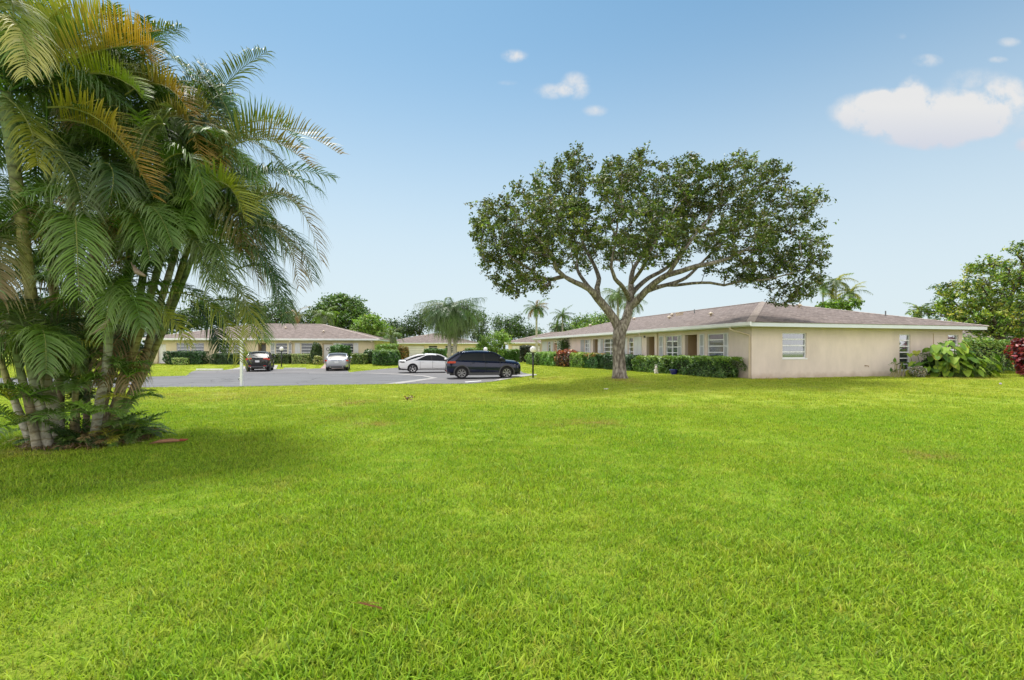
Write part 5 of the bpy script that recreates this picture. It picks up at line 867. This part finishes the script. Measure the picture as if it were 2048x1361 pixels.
def car(label, pm, loc, rot, kind, group, lampz, trimm=PLAST, rimm=RIMS, clad=True, rearlamp='block'):
    L, Wd, H, wb, r = {'suv': (4.57, 1.85, 1.68, 2.70, .365), 'hatch': (4.30, 1.78, 1.60, 2.61, .34), 'saloon': (4.86, 1.86, 1.46, 2.80, .335), 'fastback': (4.92, 1.86, 1.45, 2.84, .345)}[kind]
    t = thing('parked_car', label, 'car', loc, rot, group); k = L/2; hw = Wd/2
    if kind in ('suv', 'hatch'):
        q = H/1.68
        ST = [(-1, .52, .94, .96, .78), (-.985, .42, 1.05, 1.07, .85), (-.95, .36, 1.13, 1.15, .91), (-.86, .33, 1.16, 1.18, .97), (-.6, .28, 1.15, 1.17, 1), (-.3, .26, 1.13, 1.15, 1), (0, .25, 1.11, 1.13, 1), (.3, .25, 1.09, 1.14, 1), (.5, .25, 1.06, 1.17, 1), (.64, .26, 1.03, 1.15, .995), (.8, .28, 1.0, 1.115, .975), (.91, .29, .96, 1.06, .93), (.965, .32, .90, .98, .87), (.99, .38, .80, .87, .80), (1, .46, .70, .74, .70)]
        ST = [(x, a*q, b*q, c*q, w) for x, a, b, c, w in ST]; zb = 1.13*q; x0, x1, x2, x3 = -.965*k, -.60*k, .12*k, .57*k; ct = .04
    else:
        dk = 1.0 if kind == 'saloon' else .98
        ST = [(-1, .50, .86, .88, .72), (-.985, .36, dk-.04, dk-.02, .82), (-.94, .30, dk-.01, dk+.02, .91), (-.82, .26, dk-.03, dk+.02, .98), (-.6, .22, .99, 1.01, 1), (-.3, .20, .97, .99, 1), (0, .20, .95, .97, 1), (.3, .20, .93, .97, 1), (.5, .20, .91, .98, 1), (.64, .21, .88, .96, .99), (.8, .22, .82, .90, .96), (.91, .24, .74, .81, .89), (.965, .26, .66, .72, .81), (.99, .30, .58, .63, .72), (1, .38, .52, .55, .6)]
        zb = .96; x0, x1, x2, x3 = (-.70*k, -.28*k, .14*k, .52*k) if kind == 'saloon' else (-.80*k, -.22*k, .14*k, .54*k); ct = .03
    b = MB(); n = 0; ring = None
    for x, a, s_, c, w in ST:
        w = w*hw; half = [(w*.80, a), (w*.955, a+.05), (w*.995, a+(s_-a)*.32), (w, a+(s_-a)*.62), (w*.975, a+(s_-a)*.86), (w*.93, s_), (w*.70, s_+(c-s_)*.75), (w*.30, c)]
        rg = [(x*k, y, z) for y, z in half]+[(x*k, -y, z) for y, z in half[::-1]]; n = len(rg); b.v += rg
    for i in range(len(ST)-1):
        for j in range(n): b.f.append((i*n+j, i*n+(j+1) % n, (i+1)*n+(j+1) % n, (i+1)*n+j))
    b.f.append(tuple(range(n))); b.f.append(tuple((len(ST)-1)*n+j for j in range(n)))
    body = b.build('body', pm, t, True)
    cut = MB()
    for xc in (-wb/2-.02, wb/2+.02):
        for s in (-1, 1): cut.prism([((r+.055)*math.cos(2*math.pi*i/36), (r+.055)*math.sin(2*math.pi*i/36)) for i in range(36)], (hw-.30, hw+.3), lambda x, y, z, s=s, xc=xc: (xc+x, s*z, y+r))
    co = cut.build('cutter', pm, t)
    def m1(o): m = o.modifiers.new('s', 'SUBSURF'); m.levels = m.render_levels = 1
    def m2(o): m = o.modifiers.new('b', 'BOOLEAN'); m.operation = 'DIFFERENCE'; m.object = co; m.solver = 'EXACT'
    bake(body, [m1, m2]); bpy.data.objects.remove(co)
    for p in body.data.polygons: p.use_smooth = True
    try: body.data.set_sharp_from_angle(angle=rad(40))
    except Exception: pass
    # dark liner and underbody
    MB().box(-.90*k, .90*k, -hw+.24, hw-.24, .22, zb-.08).build('underbody', DARK, t)
    for xc in (-wb/2-.02, wb/2+.02):
        for s in (-1, 1): MB().prism([((r+.05)*math.cos(2*math.pi*i/24), max(-r+.15, (r+.05)*math.sin(2*math.pi*i/24))) for i in range(24)], (hw-.36, hw-.27), lambda x, y, z, s=s, xc=xc: (xc+x, s*z, y+r)).build('wheel_well', DARK, t)
    # greenhouse
    wg, wr = hw*.925, hw*.73
    def zr(x):
        x = min(max(x, x0), x3)
        if x <= x1: u = (x-x0)/(x1-x0); return zb+(H-.05-zb)*(1-(1-u)**1.25) if kind in ('suv', 'hatch') else zb+.05+(H-.05-zb-.05)*math.sin(u*math.pi/2)**.95
        if x >= x2: u = (x3-x)/(x3-x2); return zb+(H-.03-zb)*math.sin(u*math.pi/2)**.92
        u = (x-x1)/(x2-x1); return H-.05+.02*u+.035*math.sin(math.pi*u)
    def wz_(z): return wg-(wg-wr)*max(0, (z-zb))/(H-zb)
    N_ = 30; g = MB(); m = 0; xs = [x0+(x3-x0)*i/N_ for i in range(N_+1)]
    for x in xs:
        z = zr(x); w = wz_(z); narrow = 1
        half = [(wg*narrow, zb-.12), (wz_(zb+(z-zb)*.3), zb+(z-zb)*.3), (wz_(zb+(z-zb)*.65), zb+(z-zb)*.65), (w+.0, z-.05*(z-zb)), (w-.05, z-.01), (w*.6, z+ct*.6), (w*.2, z+ct)]
        rg = [(x, y, q_) for y, q_ in half]+[(x, -y, q_) for y, q_ in half[::-1]]; m = len(rg); g.v += rg
    for i in range(N_):
        for j in range(m-1): g.f.append((i*m+j, i*m+j+1, (i+1)*m+j+1, (i+1)*m+j))
    g.build('windows', CGLASS, t, True)
    rf = MB(); xr = [x1-.02+(x2+.06-x1)*i/16 for i in range(17)]; rn = 0
    for x in xr:
        z = zr(x); w = wz_(z); half = [(wz_(z-.085)+.012, z-.085), (w+.014, z-.03), (w-.045, z+.004), (w*.6, z+ct*.6+.014), (w*.2, z+ct+.014)]
        rg = [(x, y, q_) for y, q_ in half]+[(x, -y, q_) for y, q_ in half[::-1]]; rn = len(rg); rf.v += rg
    for i in range(16):
        for j in range(rn-1): rf.f.append((i*rn+j, i*rn+j+1, (i+1)*rn+j+1, (i+1)*rn+j))
    rf.build('roof', pm, t, True)
    def strip(mb, A, B, C_, D, s, off=.012, n=8):   # A,B lower edge x,z ; C,D upper
        vs = []
        for i in range(n+1):
            u = i/n
            for (p, q_) in ((A, D), (B, C_)):
                x = p[0]+(q_[0]-p[0])*u; z = min(p[1]+(q_[1]-p[1])*u, zr(x)+.004); vs.append((x, s*(wz_(z)+off), z))
        mb.add(vs, [(2*i, 2*i+1, 2*i+3, 2*i+2) for i in range(n)])
    for s in (-1, 1):
        # A pillar as a bar on the corner of the windscreen, C pillar panel, B pillar
        blk = MB(); chm = MB(); pl = MB(); pts = [(x, s*(wz_(zr(x))+.0), zr(x)-.012) for x in np.linspace(x2-.02, x3-.02, 9)]; pl.tube(pts, .042, 6); pl.build('front_pillar', pm, t, True); pl = MB()
        pts = [(x, s*(wz_(zr(x))-.01), zr(x)-.012) for x in np.linspace(x0+.02, x1+.02, 8)]; pl.tube(pts, .05, 6)
        cw = .42 if kind in ('suv', 'hatch') else .36
        if kind == 'fastback': cw = .62
        strip(pl, (x0+.02, zb-.06), (x0+cw, zb-.06), (x1+.10, H-.13), (x1-.05, H-.13), s); pl.build('rear_pillar', pm, t, True)
        strip(blk, (-.02*k, zb-.02), (.02*k, zb-.02), (.0*k, H-.13), (-.03*k, H-.13), s, .010)
        chm.tube([(x, s*(wz_(zb+.03)+.014), zb+.02) for x in np.linspace(x0+cw, x3-.12, 6)], .009, 4)
        blk.build('door_post', BLACKM, t); chm.build('window_trim', BLACKM, t)
    # wheels
    for xc in (-wb/2-.02, wb/2+.02):
        for s in (-1, 1):
            yo = hw-.035
            TR = lambda x, y, z, s=s, xc=xc: (xc+x, s*(yo-.22+z), y+r)
            w = MB(); w.lathe([(r*.66, .0), (r*.92, .0), (r*.985, .03), (r, .07), (r, .16), (r*.985, .20), (r*.93, .222), (r*.68, .215), (r*.665, .20)], 36, TR); wo = w.build('wheel', TYRE, t, True)
            ri = MB(); ri.lathe([(r*.675, .205), (r*.67, .218), (r*.62, .212), (r*.60, .15)], 36, TR)
            for j in range(5 if kind != 'suv' else 7):
                for da in (-.10, .10) if kind != 'hatch' else (0,):
                    a = 2*math.pi*j/(5 if kind != 'suv' else 7)+.3; c_, s_ = math.cos(a), math.sin(a); c2, s2 = math.cos(a+da), math.sin(a+da); wd = .017 if kind != 'hatch' else .035
                    p0 = (r*.12*c_, r*.12*s_); p1 = (r*.64*c2, r*.64*s2); nx, ny = -s_*wd, c_*wd
                    ri.add([(p0[0]-nx, p0[1]-ny, .20), (p0[0]+nx, p0[1]+ny, .20), (p1[0]+nx, p1[1]+ny, .213), (p1[0]-nx, p1[1]-ny, .213), (p0[0]-nx, p0[1]-ny, .16), (p0[0]+nx, p0[1]+ny, .16), (p1[0]+nx, p1[1]+ny, .175), (p1[0]-nx, p1[1]-ny, .175)], [(0, 1, 2, 3), (0, 1, 5, 4), (1, 2, 6, 5), (2, 3, 7, 6), (3, 0, 4, 7)], TR)
            ri.lathe([(.001, .212), (r*.15, .210), (r*.17, .19)], 16, TR); ri.build('rim', rimm, wo)
            MB().lathe([(.001, .11), (r*.66, .11)], 24, TR).build('brake_disc', DARK, wo)
            if clad:
                a_ = MB(); vs = []; nn = 22
                for i in range(nn+1):
                    an = -.22+(math.pi+.44)*i/nn
                    for rr_, yy in ((r+.048, hw-.05), (r+.05, hw+.012), (r+.125, hw+.010), (r+.13, hw-.03)): vs.append((xc+rr_*math.cos(an), s*yy, max(.2, r+rr_*math.sin(an))))
                a_.add(vs, [(4*i+j, 4*i+j+1, 4*i+j+5, 4*i+j+4) for i in range(nn) for j in range(3)]); a_.build('arch_cladding', trimm, t)
    if clad:
        c = MB()
        for s in (-1, 1): MB().box(-wb/2+r+.06, wb/2-r-.06, s*(hw-.06), s*(hw+.008), .24, .40).build('sill_cladding', trimm, t, bevel=.02)
        MB().box(-k+.02, -k+.45, -hw*.80, hw*.80, .34, .55).build('rear_bumper', trimm, t, bevel=.02); MB().box(k-.40, k-.03, -hw*.72, hw*.72, .26, .42).build('front_bumper', trimm, t, bevel=.02)
    else:
        c = MB(); c.box(-k+(-.006 if kind == 'fastback' else .02), -k+.35, -hw*(.78 if kind == 'fastback' else .62), hw*(.78 if kind == 'fastback' else .62), .24, .56 if kind == 'fastback' else .42); c.build('rear_bumper', trimm, t, bevel=.02); MB().box(k-.3, k-.02, -hw*.6, hw*.6, .22, .36).build('front_bumper', trimm, t, bevel=.02)
    # door lines, handles, mirrors
    zl = ST[6][1]+.14
    for s in (-1, 1):
        d = MB()
        for xa in (.02*k, -.36*k, .42*k):
            d.box(xa-.006, xa+.006, s*(hw*.995-.02), s*(hw+.003), zl, zb-.06)
        d.box(-.36*k, .42*k, s*(hw*.98-.02), s*(hw*.999+.002), zl-.006, zl+.006)
        d.build('door_seam', BLACKM, t)
    for s in (-1, 1):
        for xa in (.08*k-.14, -.33*k): MB().box(xa, xa+.17, s*(hw*.985), s*(hw*.985+.035), zb-.17, zb-.14).build('door_handle', pm, t, bevel=.006)
    for s in (-1, 1):
        mm = MB(); mm.ball((x3-.30, s*(hw+.09), zb+.10), .105, 12, 8, .75); mm.box(x3-.30, x3-.24, s*(hw-.12), s*(hw+.06), zb+.03, zb+.07); mm.build('mirror', pm if kind != 'suv' else BLACKM, t, True)
        # lamps
        if rearlamp == 'block':
            l = MB(); l.prism([(-k+.035, s*hw*.46), (-k+.20, s*hw*.42), (-k+.56, s*hw*.90), (-k+.56, s*(hw*1.005)), (-k+.22, s*hw*.995), (-k+.05, s*hw*.88)], (lampz[0], lampz[1])); l.build('tail_lamp', REDL, t, bevel=.02)
        else:
            l = MB(); l.prism([(-k+.02, s*.05), (-k+.10, s*.05), (-k+.45, s*hw*.90), (-k+.40, s*(hw*.99)), (-k+.17, s*hw*.94), (-k+.04, s*hw*.80)], (lampz[0], lampz[1])); l.build('tail_lamp', BLACKM, t, bevel=.015)
        l = MB(); zz = ST[12][2]; l.prism([(k-.08, s*hw*.52), (k-.16, s*hw*.80), (k-.42, s*hw*.955), (k-.50, s*hw*.92), (k-.25, s*hw*.5)], (zz-.13, zz+.0)); l.build('head_lamp', CLEAR, t, bevel=.02)
    gr = MB(); gr.box(k-.10, k+.004, -hw*.42, hw*.42, .40, .62); gr.build('grille', BLACKM, t, bevel=.02)
    pz = .84 if kind in ('suv', 'hatch') else .74
    if kind == 'fastback': pz = .5
    rp = MB(); rp.box(-k-.012, -k+.08, -.36, .36, pz-.14, pz+.12); rp.build('plate_recess', BLACKM if kind != 'saloon' else pm, t, bevel=.03); MB().box(-k-.02, -k-.010, -.155, .155, pz-.075, pz+.075).build('number_plate', PLATE, t)
    tl = MB(); zz = pz+.16; tl.tube([(-k+.0, -.42, zz), (-k-.012, 0, zz), (-k+.0, .42, zz)], .018, 6); tl.build('boot_trim', CHROME if kind != 'hatch' else BLACKM, t)
    if kind in ('hatch', 'suv'):
        e = MB(); zq = zr(x1)+ct*.5; e.add([(x1+.10, -wr*.8, zq+.025), (x1+.10, wr*.8, zq+.025), (x1-.22, wr*.75, zq-.0), (x1-.22, -wr*.75, zq-.0), (x1+.10, -wr*.8, zq-.02), (x1+.10, wr*.8, zq-.02), (x1-.22, wr*.75, zq-.03), (x1-.22, -wr*.75, zq-.03)], [(0, 1, 2, 3), (7, 6, 5, 4), (0, 3, 7, 4), (1, 5, 6, 2), (2, 6, 7, 3), (0, 4, 5, 1)]); e.build('spoiler', pm, t)
        wp_ = MB(); wp_.tube([(x0+.12, 0, zr(x0+.12)+.05), (x0+.30, .38, zr(x0+.30)+.05)], .014, 4); wp_.build('rear_wiper', BLACKM, t)
        for s in (-1, 1): MB().box(-k-.005, -k+.02, s*hw*.70, s*hw*.50, .45, .49).build('reflector', REDL, t)
    ant = MB(); ant.add([(x1+.12, 0, zr(x1+.12)+ct), (x1+.30, 0, zr(x1+.30)+ct), (x1+.14, 0, zr(x1+.14)+ct+.07), (x1+.2, .025, zr(x1+.2)+ct), (x1+.2, -.025, zr(x1+.2)+ct)], [(0, 3, 2), (3, 1, 2), (0, 2, 4), (4, 2, 1)]); ant.build('aerial', pm, t)
    for s in (-1, 1): MB().tube([(-k-.01, s*.48, .34), (-k+.2, s*.48, .34)], .04, 10).build('exhaust', CHROME, t)
    return t
CG = 'cars parked on the asphalt'
NAVY = paint('navy_paint', (.005, .010, .036), .3, .14); WHP = paint('white_car_paint', (.74, .74, .75)); BLK = paint('black_paint', (.012, .012, .014), .2, .22); SIL = paint('silver_paint', (.42, .44, .48), .7, .3)
def cloc(x, y, dz=.022): return (x, y, float(gz(x, y))+dz)
g1 = G(942, 758.5); g2 = G(1020, 754.5)
yaw = math.atan2(1.1, 2.7); navc = ((966-CX)/F*30.6, 30.6)
car('dark navy blue sport utility car parked side-on with its nose towards the lamp post', NAVY, cloc(*navc), rad(9), 'suv', CG, (.95, 1.08), rimm=RIMD)
car('white fastback saloon partly hidden behind the dark blue car', WHP, cloc(-6.35, 38.3), rad(15), 'fastback', CG, (.80, .90), clad=False, trimm=BLACKM, rearlamp='bar')
ya = rad(90+21); d = Vector((math.cos(ya), math.sin(ya))); c_ = Vector(((514.5-CX)/F*39.3, 39.3))+d*2.15
car('black hatchback with red tail lamps parked rear-on near the white pole', BLK, cloc(c_.x, c_.y), ya, 'hatch', CG, (.93, 1.10), rimm=RIMS)
ya = rad(90+16); d = Vector((math.cos(ya), math.sin(ya))); c_ = Vector(((673-CX)/F*40.6, 40.6))+d*2.43
car('silver grey saloon parked rear-on in front of the white front door', SIL, cloc(c_.x, c_.y), ya, 'saloon', CG, (.80, .93), clad=False)

# ================= street furniture
def lamp(label, px, Y, hy, by=None, rg=.19, faceplate=False):
    x = (px-CX)/F*Y; b = gpt(x, Y); zc = EYE+(HOR-hy)/F*Y; t = thing('lamp_post', label, 'street lamp', tuple(b), 0, 'globe lamps by the parking'); h = zc-b.z
    MB().tube([(0, 0, -.05), (0, 0, h-rg+.01)], .052, 12).build('post', BLACKM, t, True); MB().box(-.22, .22, -.18, .18, -.05, .025).build('footing', CONC, t, bevel=.01)
    MB().lathe([(.052, h-rg-.10), (.095, h-rg-.03), (.10, h-rg+.02), (.02, h-rg+.03)], 16).build('collar', BLACKM, t, True)
    g = MB().ball((0, 0, h), rg, 24, 14).build('globe', GLOBE, t, True)
lamp('white globe on a black post between the dark blue car and the hedges', 1066, 28.8, 699.5, rg=.185)
lamp('white globe lamp peeping over the roof of the dark blue car', 971, 43, 699, rg=.185)
lamp('white globe on a black post beside the black hatchback', 563, 47.5, 698, rg=.19)
pb = gpt((483-CX)/F*23.8, 23.8); t = thing('white_pole', 'slim white square pole standing at the lawn edge right of the palm clump', 'pole', tuple(pb)); h = EYE+(HOR-678)/F*23.8-pb.z
MB().box(-.055, .055, -.055, .055, -.1, h-.04).build('post', WHITE, t, bevel=.008); MB().box(-.07, .07, -.07, .07, h-.04, h).build('cap', WHITE, t, bevel=.01); MB().tube([(-.07, -.02, .38), (-.11, -.02, .38), (-.13, -.02, .33)], .022, 8).build('tap', BLACKM, t); MB().box(-.12, -.056, -.03, .03, .33, .44).build('bracket', WHITE, t)
def wstop(label, pxa, pxb, py):
    a = G(pxa, py); b = G(pxb, py); c = (a+b)/2; L = (b-a).length; t = MB(); prof = [(-.09, 0), (.09, 0), (.06, .12), (-.06, .12)]
    t.add([(s*L/2, y, z) for s in (-1, 1) for y, z in prof], [(0, 1, 5, 4), (1, 2, 6, 5), (2, 3, 7, 6), (3, 0, 4, 7), (0, 3, 2, 1), (4, 5, 6, 7)])
    o = t.build('wheel_stop', STOPM, None, bevel=.012); o.location = (c.x, c.y, float(gz(c.x, c.y))+.028); o.rotation_euler = (0, 0, math.atan2(b.y-a.y, b.x-a.x)); tag(o, label, 'wheel stop', 'white wheel stops')
wstop('white concrete wheel stop in the empty bay left of the white pole', 393, 446, 741.2); wstop('white concrete wheel stop between the black hatchback and the silver saloon', 568, 612, 739.3); wstop('white wheel stop under the nose of the dark blue car', 1024, 1042, 749.5)
# garden figure, pot
g = C0-EV*1.65+FV*fpt(1312, 1.65)[1]; b = gpt(g.x, g.y); t = MB()
t.ball((0, 0, .16), .12, 14, 9, 1.3).ball((0, -.03, .36), .085, 12, 8, 1.1).tube([(-.04, -.02, .42), (-.05, 0, .56)], [.025, .012], 6).tube([(.04, -.02, .42), (.06, 0, .56)], [.025, .012], 6).ball((-.08, -.08, .05), .05, 8, 6).ball((.08, -.08, .05), .05, 8, 6)
o = t.build('garden_figure', mat('white_plaster', (.66, .62, .58), .7, var=.12), None, True); o.location = b; tag(o, 'small white garden figure at the foot of the clipped hedges', 'garden figure')
g = C0-EV*1.45+FV*fpt(1347, 1.45)[1]; b = gpt(g.x, g.y); t = MB(); t.lathe([(.12, 0), (.16, .03), (.20, .25), (.22, .27), (.22, .31), (.19, .31), (.18, .26), (.001, .26)], 20); o = t.build('flower_pot', mat('blue_glaze', (.03, .03, .20), .25), None, True); o.location = b; tag(o, 'dark blue glazed pot between the two clipped hedges', 'flower pot')
# things lying on the lawn
g = G(336, 890); t = MB(); pts = [(-.27, -.03, .03), (-.12, -.01, .06), (.06, .01, .07), (.2, .03, .06)]; t.tube(pts, [.004, .030, .035, .012], 7); o = t.build('fallen_sheath', mat('dry_husk', (.26, .13, .07), .7, var=.3, vscale=30), None, True); o.location = g; o.rotation_euler = (0, 0, .1)
tip = MB(); tip.tube([(.17, .03, .07), (.24, .04, .07), (.30, .02, .085)], [.028, 0.02, .006], 6); to = tip.build('red_tip', mat('red_husk', (.30, .07, .04), .7), o, True); tag(o, 'reddish brown fallen palm sheath lying on the grass right of the palm clump', 'palm debris')
g = G(740, 1223); fm = FM()
for i in range(7): a = Vector((-.055+i*.018, .0, .05)); q = a+Vector((-.045, .02*(i % 3-1), .012)); fm.strips(np.array([[tuple(a), tuple(q)]]), np.array([[tuple(a+Vector((.0, .004, -.008))), tuple(q+Vector((0, .004, -.003)))]]), np.array([[.35, .16, .12]]))
fm.strips(np.array([[(-.06, 0, .055), (.075, -.02, .035)]]), np.array([[(-.06, 0, .045), (.075, -.02, .022)]]), np.array([[.30, .12, .08]])); o = fm.build('dry_twig', LEAF, None, origin=(0, 0, 0)); o.location = g; tag(o, 'small reddish dry flower twig in the foreground grass', 'twig')
g = G(818, 803); fm = FM(); n = 40; q = R.normal(size=(n, 3))*[.07, .05, .05]+[0, 0, .08]; leafquads(fm, q, .09, [(.12, .06, .03), (.07, .035, .02), (.2, .09, .05)], wr=.5); o = fm.build('dead_leaf', LEAF, None, origin=(0, 0, 0), smooth=False); o.location = g; tag(o, 'clump of curled dark brown dead leaves on the grass near the road', 'dead leaves')
g = G(2001, 773); t = MB(); t.ball((0, 0, .10), .045, 12, 8, .8); o = t.build('lilac_flower', mat('lilac', (.45, .38, .55), .8), None, True); o.location = g; tag(o, 'single pale lilac flower head on the lawn at the right', 'flower')
g = G(1212, 780); t = MB(); t.box(-.09, .09, -.03, .03, .02, .05); o = t.build('paper_scrap', STOPM, None, bevel=.01); o.location = g; tag(o, 'small white scrap on the grass left of the shade tree shadow', 'litter')
for (px, py, lab) in [(1560, 758.5, 'right pale stone at the foot of the long house corner'), (1528, 757.6, 'left pale stone at the foot of the long house corner')]:
    g = G(px, py); t = MB(); t.ball((0, 0, .02), .07, 9, 6, .5); o = t.build('stone', CONC, None, True); o.location = g; o.scale = (1.6, 1, 1); tag(o, lab, 'stone', 'pale stones by the wall')

# ================= grass blades
def tuft(seed, nb, spread, hmin, hmax, w, tint):
    r = np.random.default_rng(seed); n = nb; fm = FM(); p = r.normal(size=(n, 2))*spread; az = r.uniform(0, 6.28, n); h = r.uniform(hmin, hmax, n); lean = r.uniform(.15, 1.15, n); k = 4; s = np.linspace(0, 1, k)
    dx, dy = np.cos(az), np.sin(az); X = p[:, 0, None]+dx[:, None]*lean[:, None]*h[:, None]*s**1.7; Y = p[:, 1, None]+dy[:, None]*lean[:, None]*h[:, None]*s**1.7; Z = h[:, None]*(s*1.0-.28*lean[:, None]*s**2)-.012
    C = np.stack([X, Y, Z], 2); a2 = az+1.57+r.normal(size=n)*.4; off = np.stack([np.cos(a2), np.sin(a2), np.zeros(n)], 1)[:, None]*(w*np.array([.8, 1, .7, .06])[None, :, None]*.5)
    pal = np.array([(1, 1, 1), (1.15, 1.1, .9), (.8, .86, .8), (1.1, 1.06, 1.1), (.62, .70, .7), (1.15, .95, 1.6)])/1.12; col = pal[r.integers(0, len(pal), n)]*r.uniform(.5, 1.42, (n, 1))
    col = col*np.array(tint); dry = r.uniform(size=n) < .09; col[dry] = [1.45, 1.0, 3.2]
    fm.strips(C-off, C+off, col); return fm.build('tuft', BLADE)
TUFTS = [tuft(5+i, nb, sp, h0, h1, w, tint) for i, (nb, sp, h0, h1, w, tint) in enumerate([(50, .075, .025, .055, .0066, (1, 1, 1)), (48, .085, .027, .060, .0068, (.78, .86, .8)), (42, .07, .022, .05, .0072, (1.2, 1.12, 1.0)), (28, .06, .035, .085, .0075, (.9, 1, .8)), (50, .09, .020, .048, .0068, (1.25, 1.1, 1.4)), (40, .08, .026, .06, .008, (.6, .74, .6)), (38, .08, .024, .056, .008, (1.0, 1.08, .8)), (36, .07, .018, .045, .007, (1.4, 1.08, 2.0))])]
for o in TUFTS: COL.objects.unlink(o)
def grass():
    Ps = []; Sc = []
    for (y0, y1, dens, s) in [(1.2, 4.5, 230, 1.0), (4.5, 8, 150, 1.05), (8, 13, 85, 1.2), (13, 20, 30, 1.35), (20, 34, 24, 1.5), (34, 56, 7, 1.9)]:
        ya = np.sqrt(R.uniform(y0*y0, y1*y1, int(1.14*(y1*y1-y0*y0)*dens+(y1-y0)*6.4*dens))); hwid = 1.14*ya+3.2; x = R.uniform(-1, 1, len(ya))*hwid; Ps.append(np.stack([x, ya], 1)); Sc.append(np.full(len(ya), s))
    Pt = np.concatenate(Ps); sc = np.concatenate(Sc); x, y = Pt[:, 0], Pt[:, 1]; ok = ~inpoly(x, y, ROAD)
    rel = Pt-np.array(C0); ue = rel@np.array(EV); uf = rel@np.array(FV); ok &= ~((ue > -.15) & (uf > -.12) & (ue < EL+.1) & (uf < FL)); ok &= ~((x > -38.5) & (x < -15) & (y > 52.3)); ok &= ((x-TB.x)**2+(y-TB.y)**2 > .16)
    ok &= ~(((x-PB.x-.1)**2+(y-PB.y-.3)**2 < 1.0) & (R.uniform(size=len(x)) < .85))
    for dr in [gp([(1062, 749.2), (1018, 753.6), (985, 763.5), (1000, 762.2), (1035, 756), (1075, 751.2), (1072, 749.6)]), gp([(446, 741.4), (488, 733.6), (556, 731), (552, 739.5), (490, 739)]), gp([(640, 738.4), (648, 731), (648, 727.2), (664, 727.2), (668, 731), (692, 738.6)])]: ok &= ~inpoly(x, y, dr)
    th = np.sin(x*1.7+np.sin(y*1.1)*2)*np.sin(y*1.3+x*.6)
    x, y, sc = x[ok], y[ok], sc[ok]; z = gz(x, y); big = 1+.15*np.sin(x*1.1+2*np.sin(y*.7))*np.sin(y*.9+.7*np.sin(x*.8)); sc = sc*big*R.uniform(.8, 1.45, len(x))
    me = bpy.data.meshes.new('grass'); me.vertices.add(len(x)); me.vertices.foreach_set('co', np.stack([x, y, z], 1).astype(np.float32).ravel())
    a = me.attributes.new('sc', 'FLOAT', 'POINT'); a.data.foreach_set('value', sc.astype(np.float32)); a = me.attributes.new('rz', 'FLOAT', 'POINT'); a.data.foreach_set('value', R.uniform(0, 6.28, len(x)).astype(np.float32)); a = me.attributes.new('pick', 'INT', 'POINT'); a.data.foreach_set('value', R.choice(8, len(x), p=[.22, .18, .16, .05, .08, .09, .17, .05]).astype(np.int32))
    o = bpy.data.objects.new('grass', me); COL.objects.link(o); tag(o, 'short bright green grass blades covering the lawn', 'grass', kind='stuff')
    ng = bpy.data.node_groups.new('grass', 'GeometryNodeTree'); ng.interface.new_socket('Geometry', in_out='INPUT', socket_type='NodeSocketGeometry'); ng.interface.new_socket('Geometry', in_out='OUTPUT', socket_type='NodeSocketGeometry')
    N = ng.nodes.new; L = ng.links.new; gi = N('NodeGroupInput'); go = N('NodeGroupOutput'); ip = N('GeometryNodeInstanceOnPoints'); gg = N('GeometryNodeGeometryToInstance')
    for t in TUFTS[::-1]: oi = N('GeometryNodeObjectInfo'); oi.inputs[0].default_value = t; L(oi.outputs['Geometry'], gg.inputs[0])
    def na(nm, ty): n = N('GeometryNodeInputNamedAttribute'); n.data_type = ty; n.inputs[0].default_value = nm; return [s for s in n.outputs if s.enabled][0]
    cx = N('ShaderNodeCombineXYZ'); L(na('rz', 'FLOAT'), cx.inputs[2]); L(gi.outputs[0], ip.inputs['Points']); L(gg.outputs[0], ip.inputs['Instance']); ip.inputs['Pick Instance'].default_value = True
    L(na('pick', 'INT'), ip.inputs['Instance Index']); L(cx.outputs[0], ip.inputs['Rotation']); L(na('sc', 'FLOAT'), ip.inputs['Scale']); L(ip.outputs[0], go.inputs[0])
    md = o.modifiers.new('grass', 'NODES'); md.node_group = ng; print('tufts', len(x))
grass()
# broad-leaved weeds among the blades
fm = FM()
for (px, py, n_) in [(1075, 1175, 10), (1130, 1205, 7), (950, 1180, 8), (1420, 1165, 6), (1700, 1265, 7), (1560, 1310, 6), (1130, 1290, 5), (870, 1260, 5), (620, 1300, 5), (1900, 1240, 5), (300, 1210, 4)]:
    g = G(px, py)
    for j in range(n_): x, y = g.x+R.normal()*.07, g.y+R.normal()*.06; heart(fm, (x, y, float(gz(x, y))+R.uniform(.035, .06)), (R.normal(), R.normal(), .1), R.uniform(.012, .02), (.20, .32, .05), .05, 1.1)
o = fm.build('lawn_weeds', leafmat('weed_leaf', .85, .3, .05), None, origin=(0, 0, 0)); tag(o, 'small round-leaved weeds scattered in the foreground grass', 'weeds', kind='stuff')
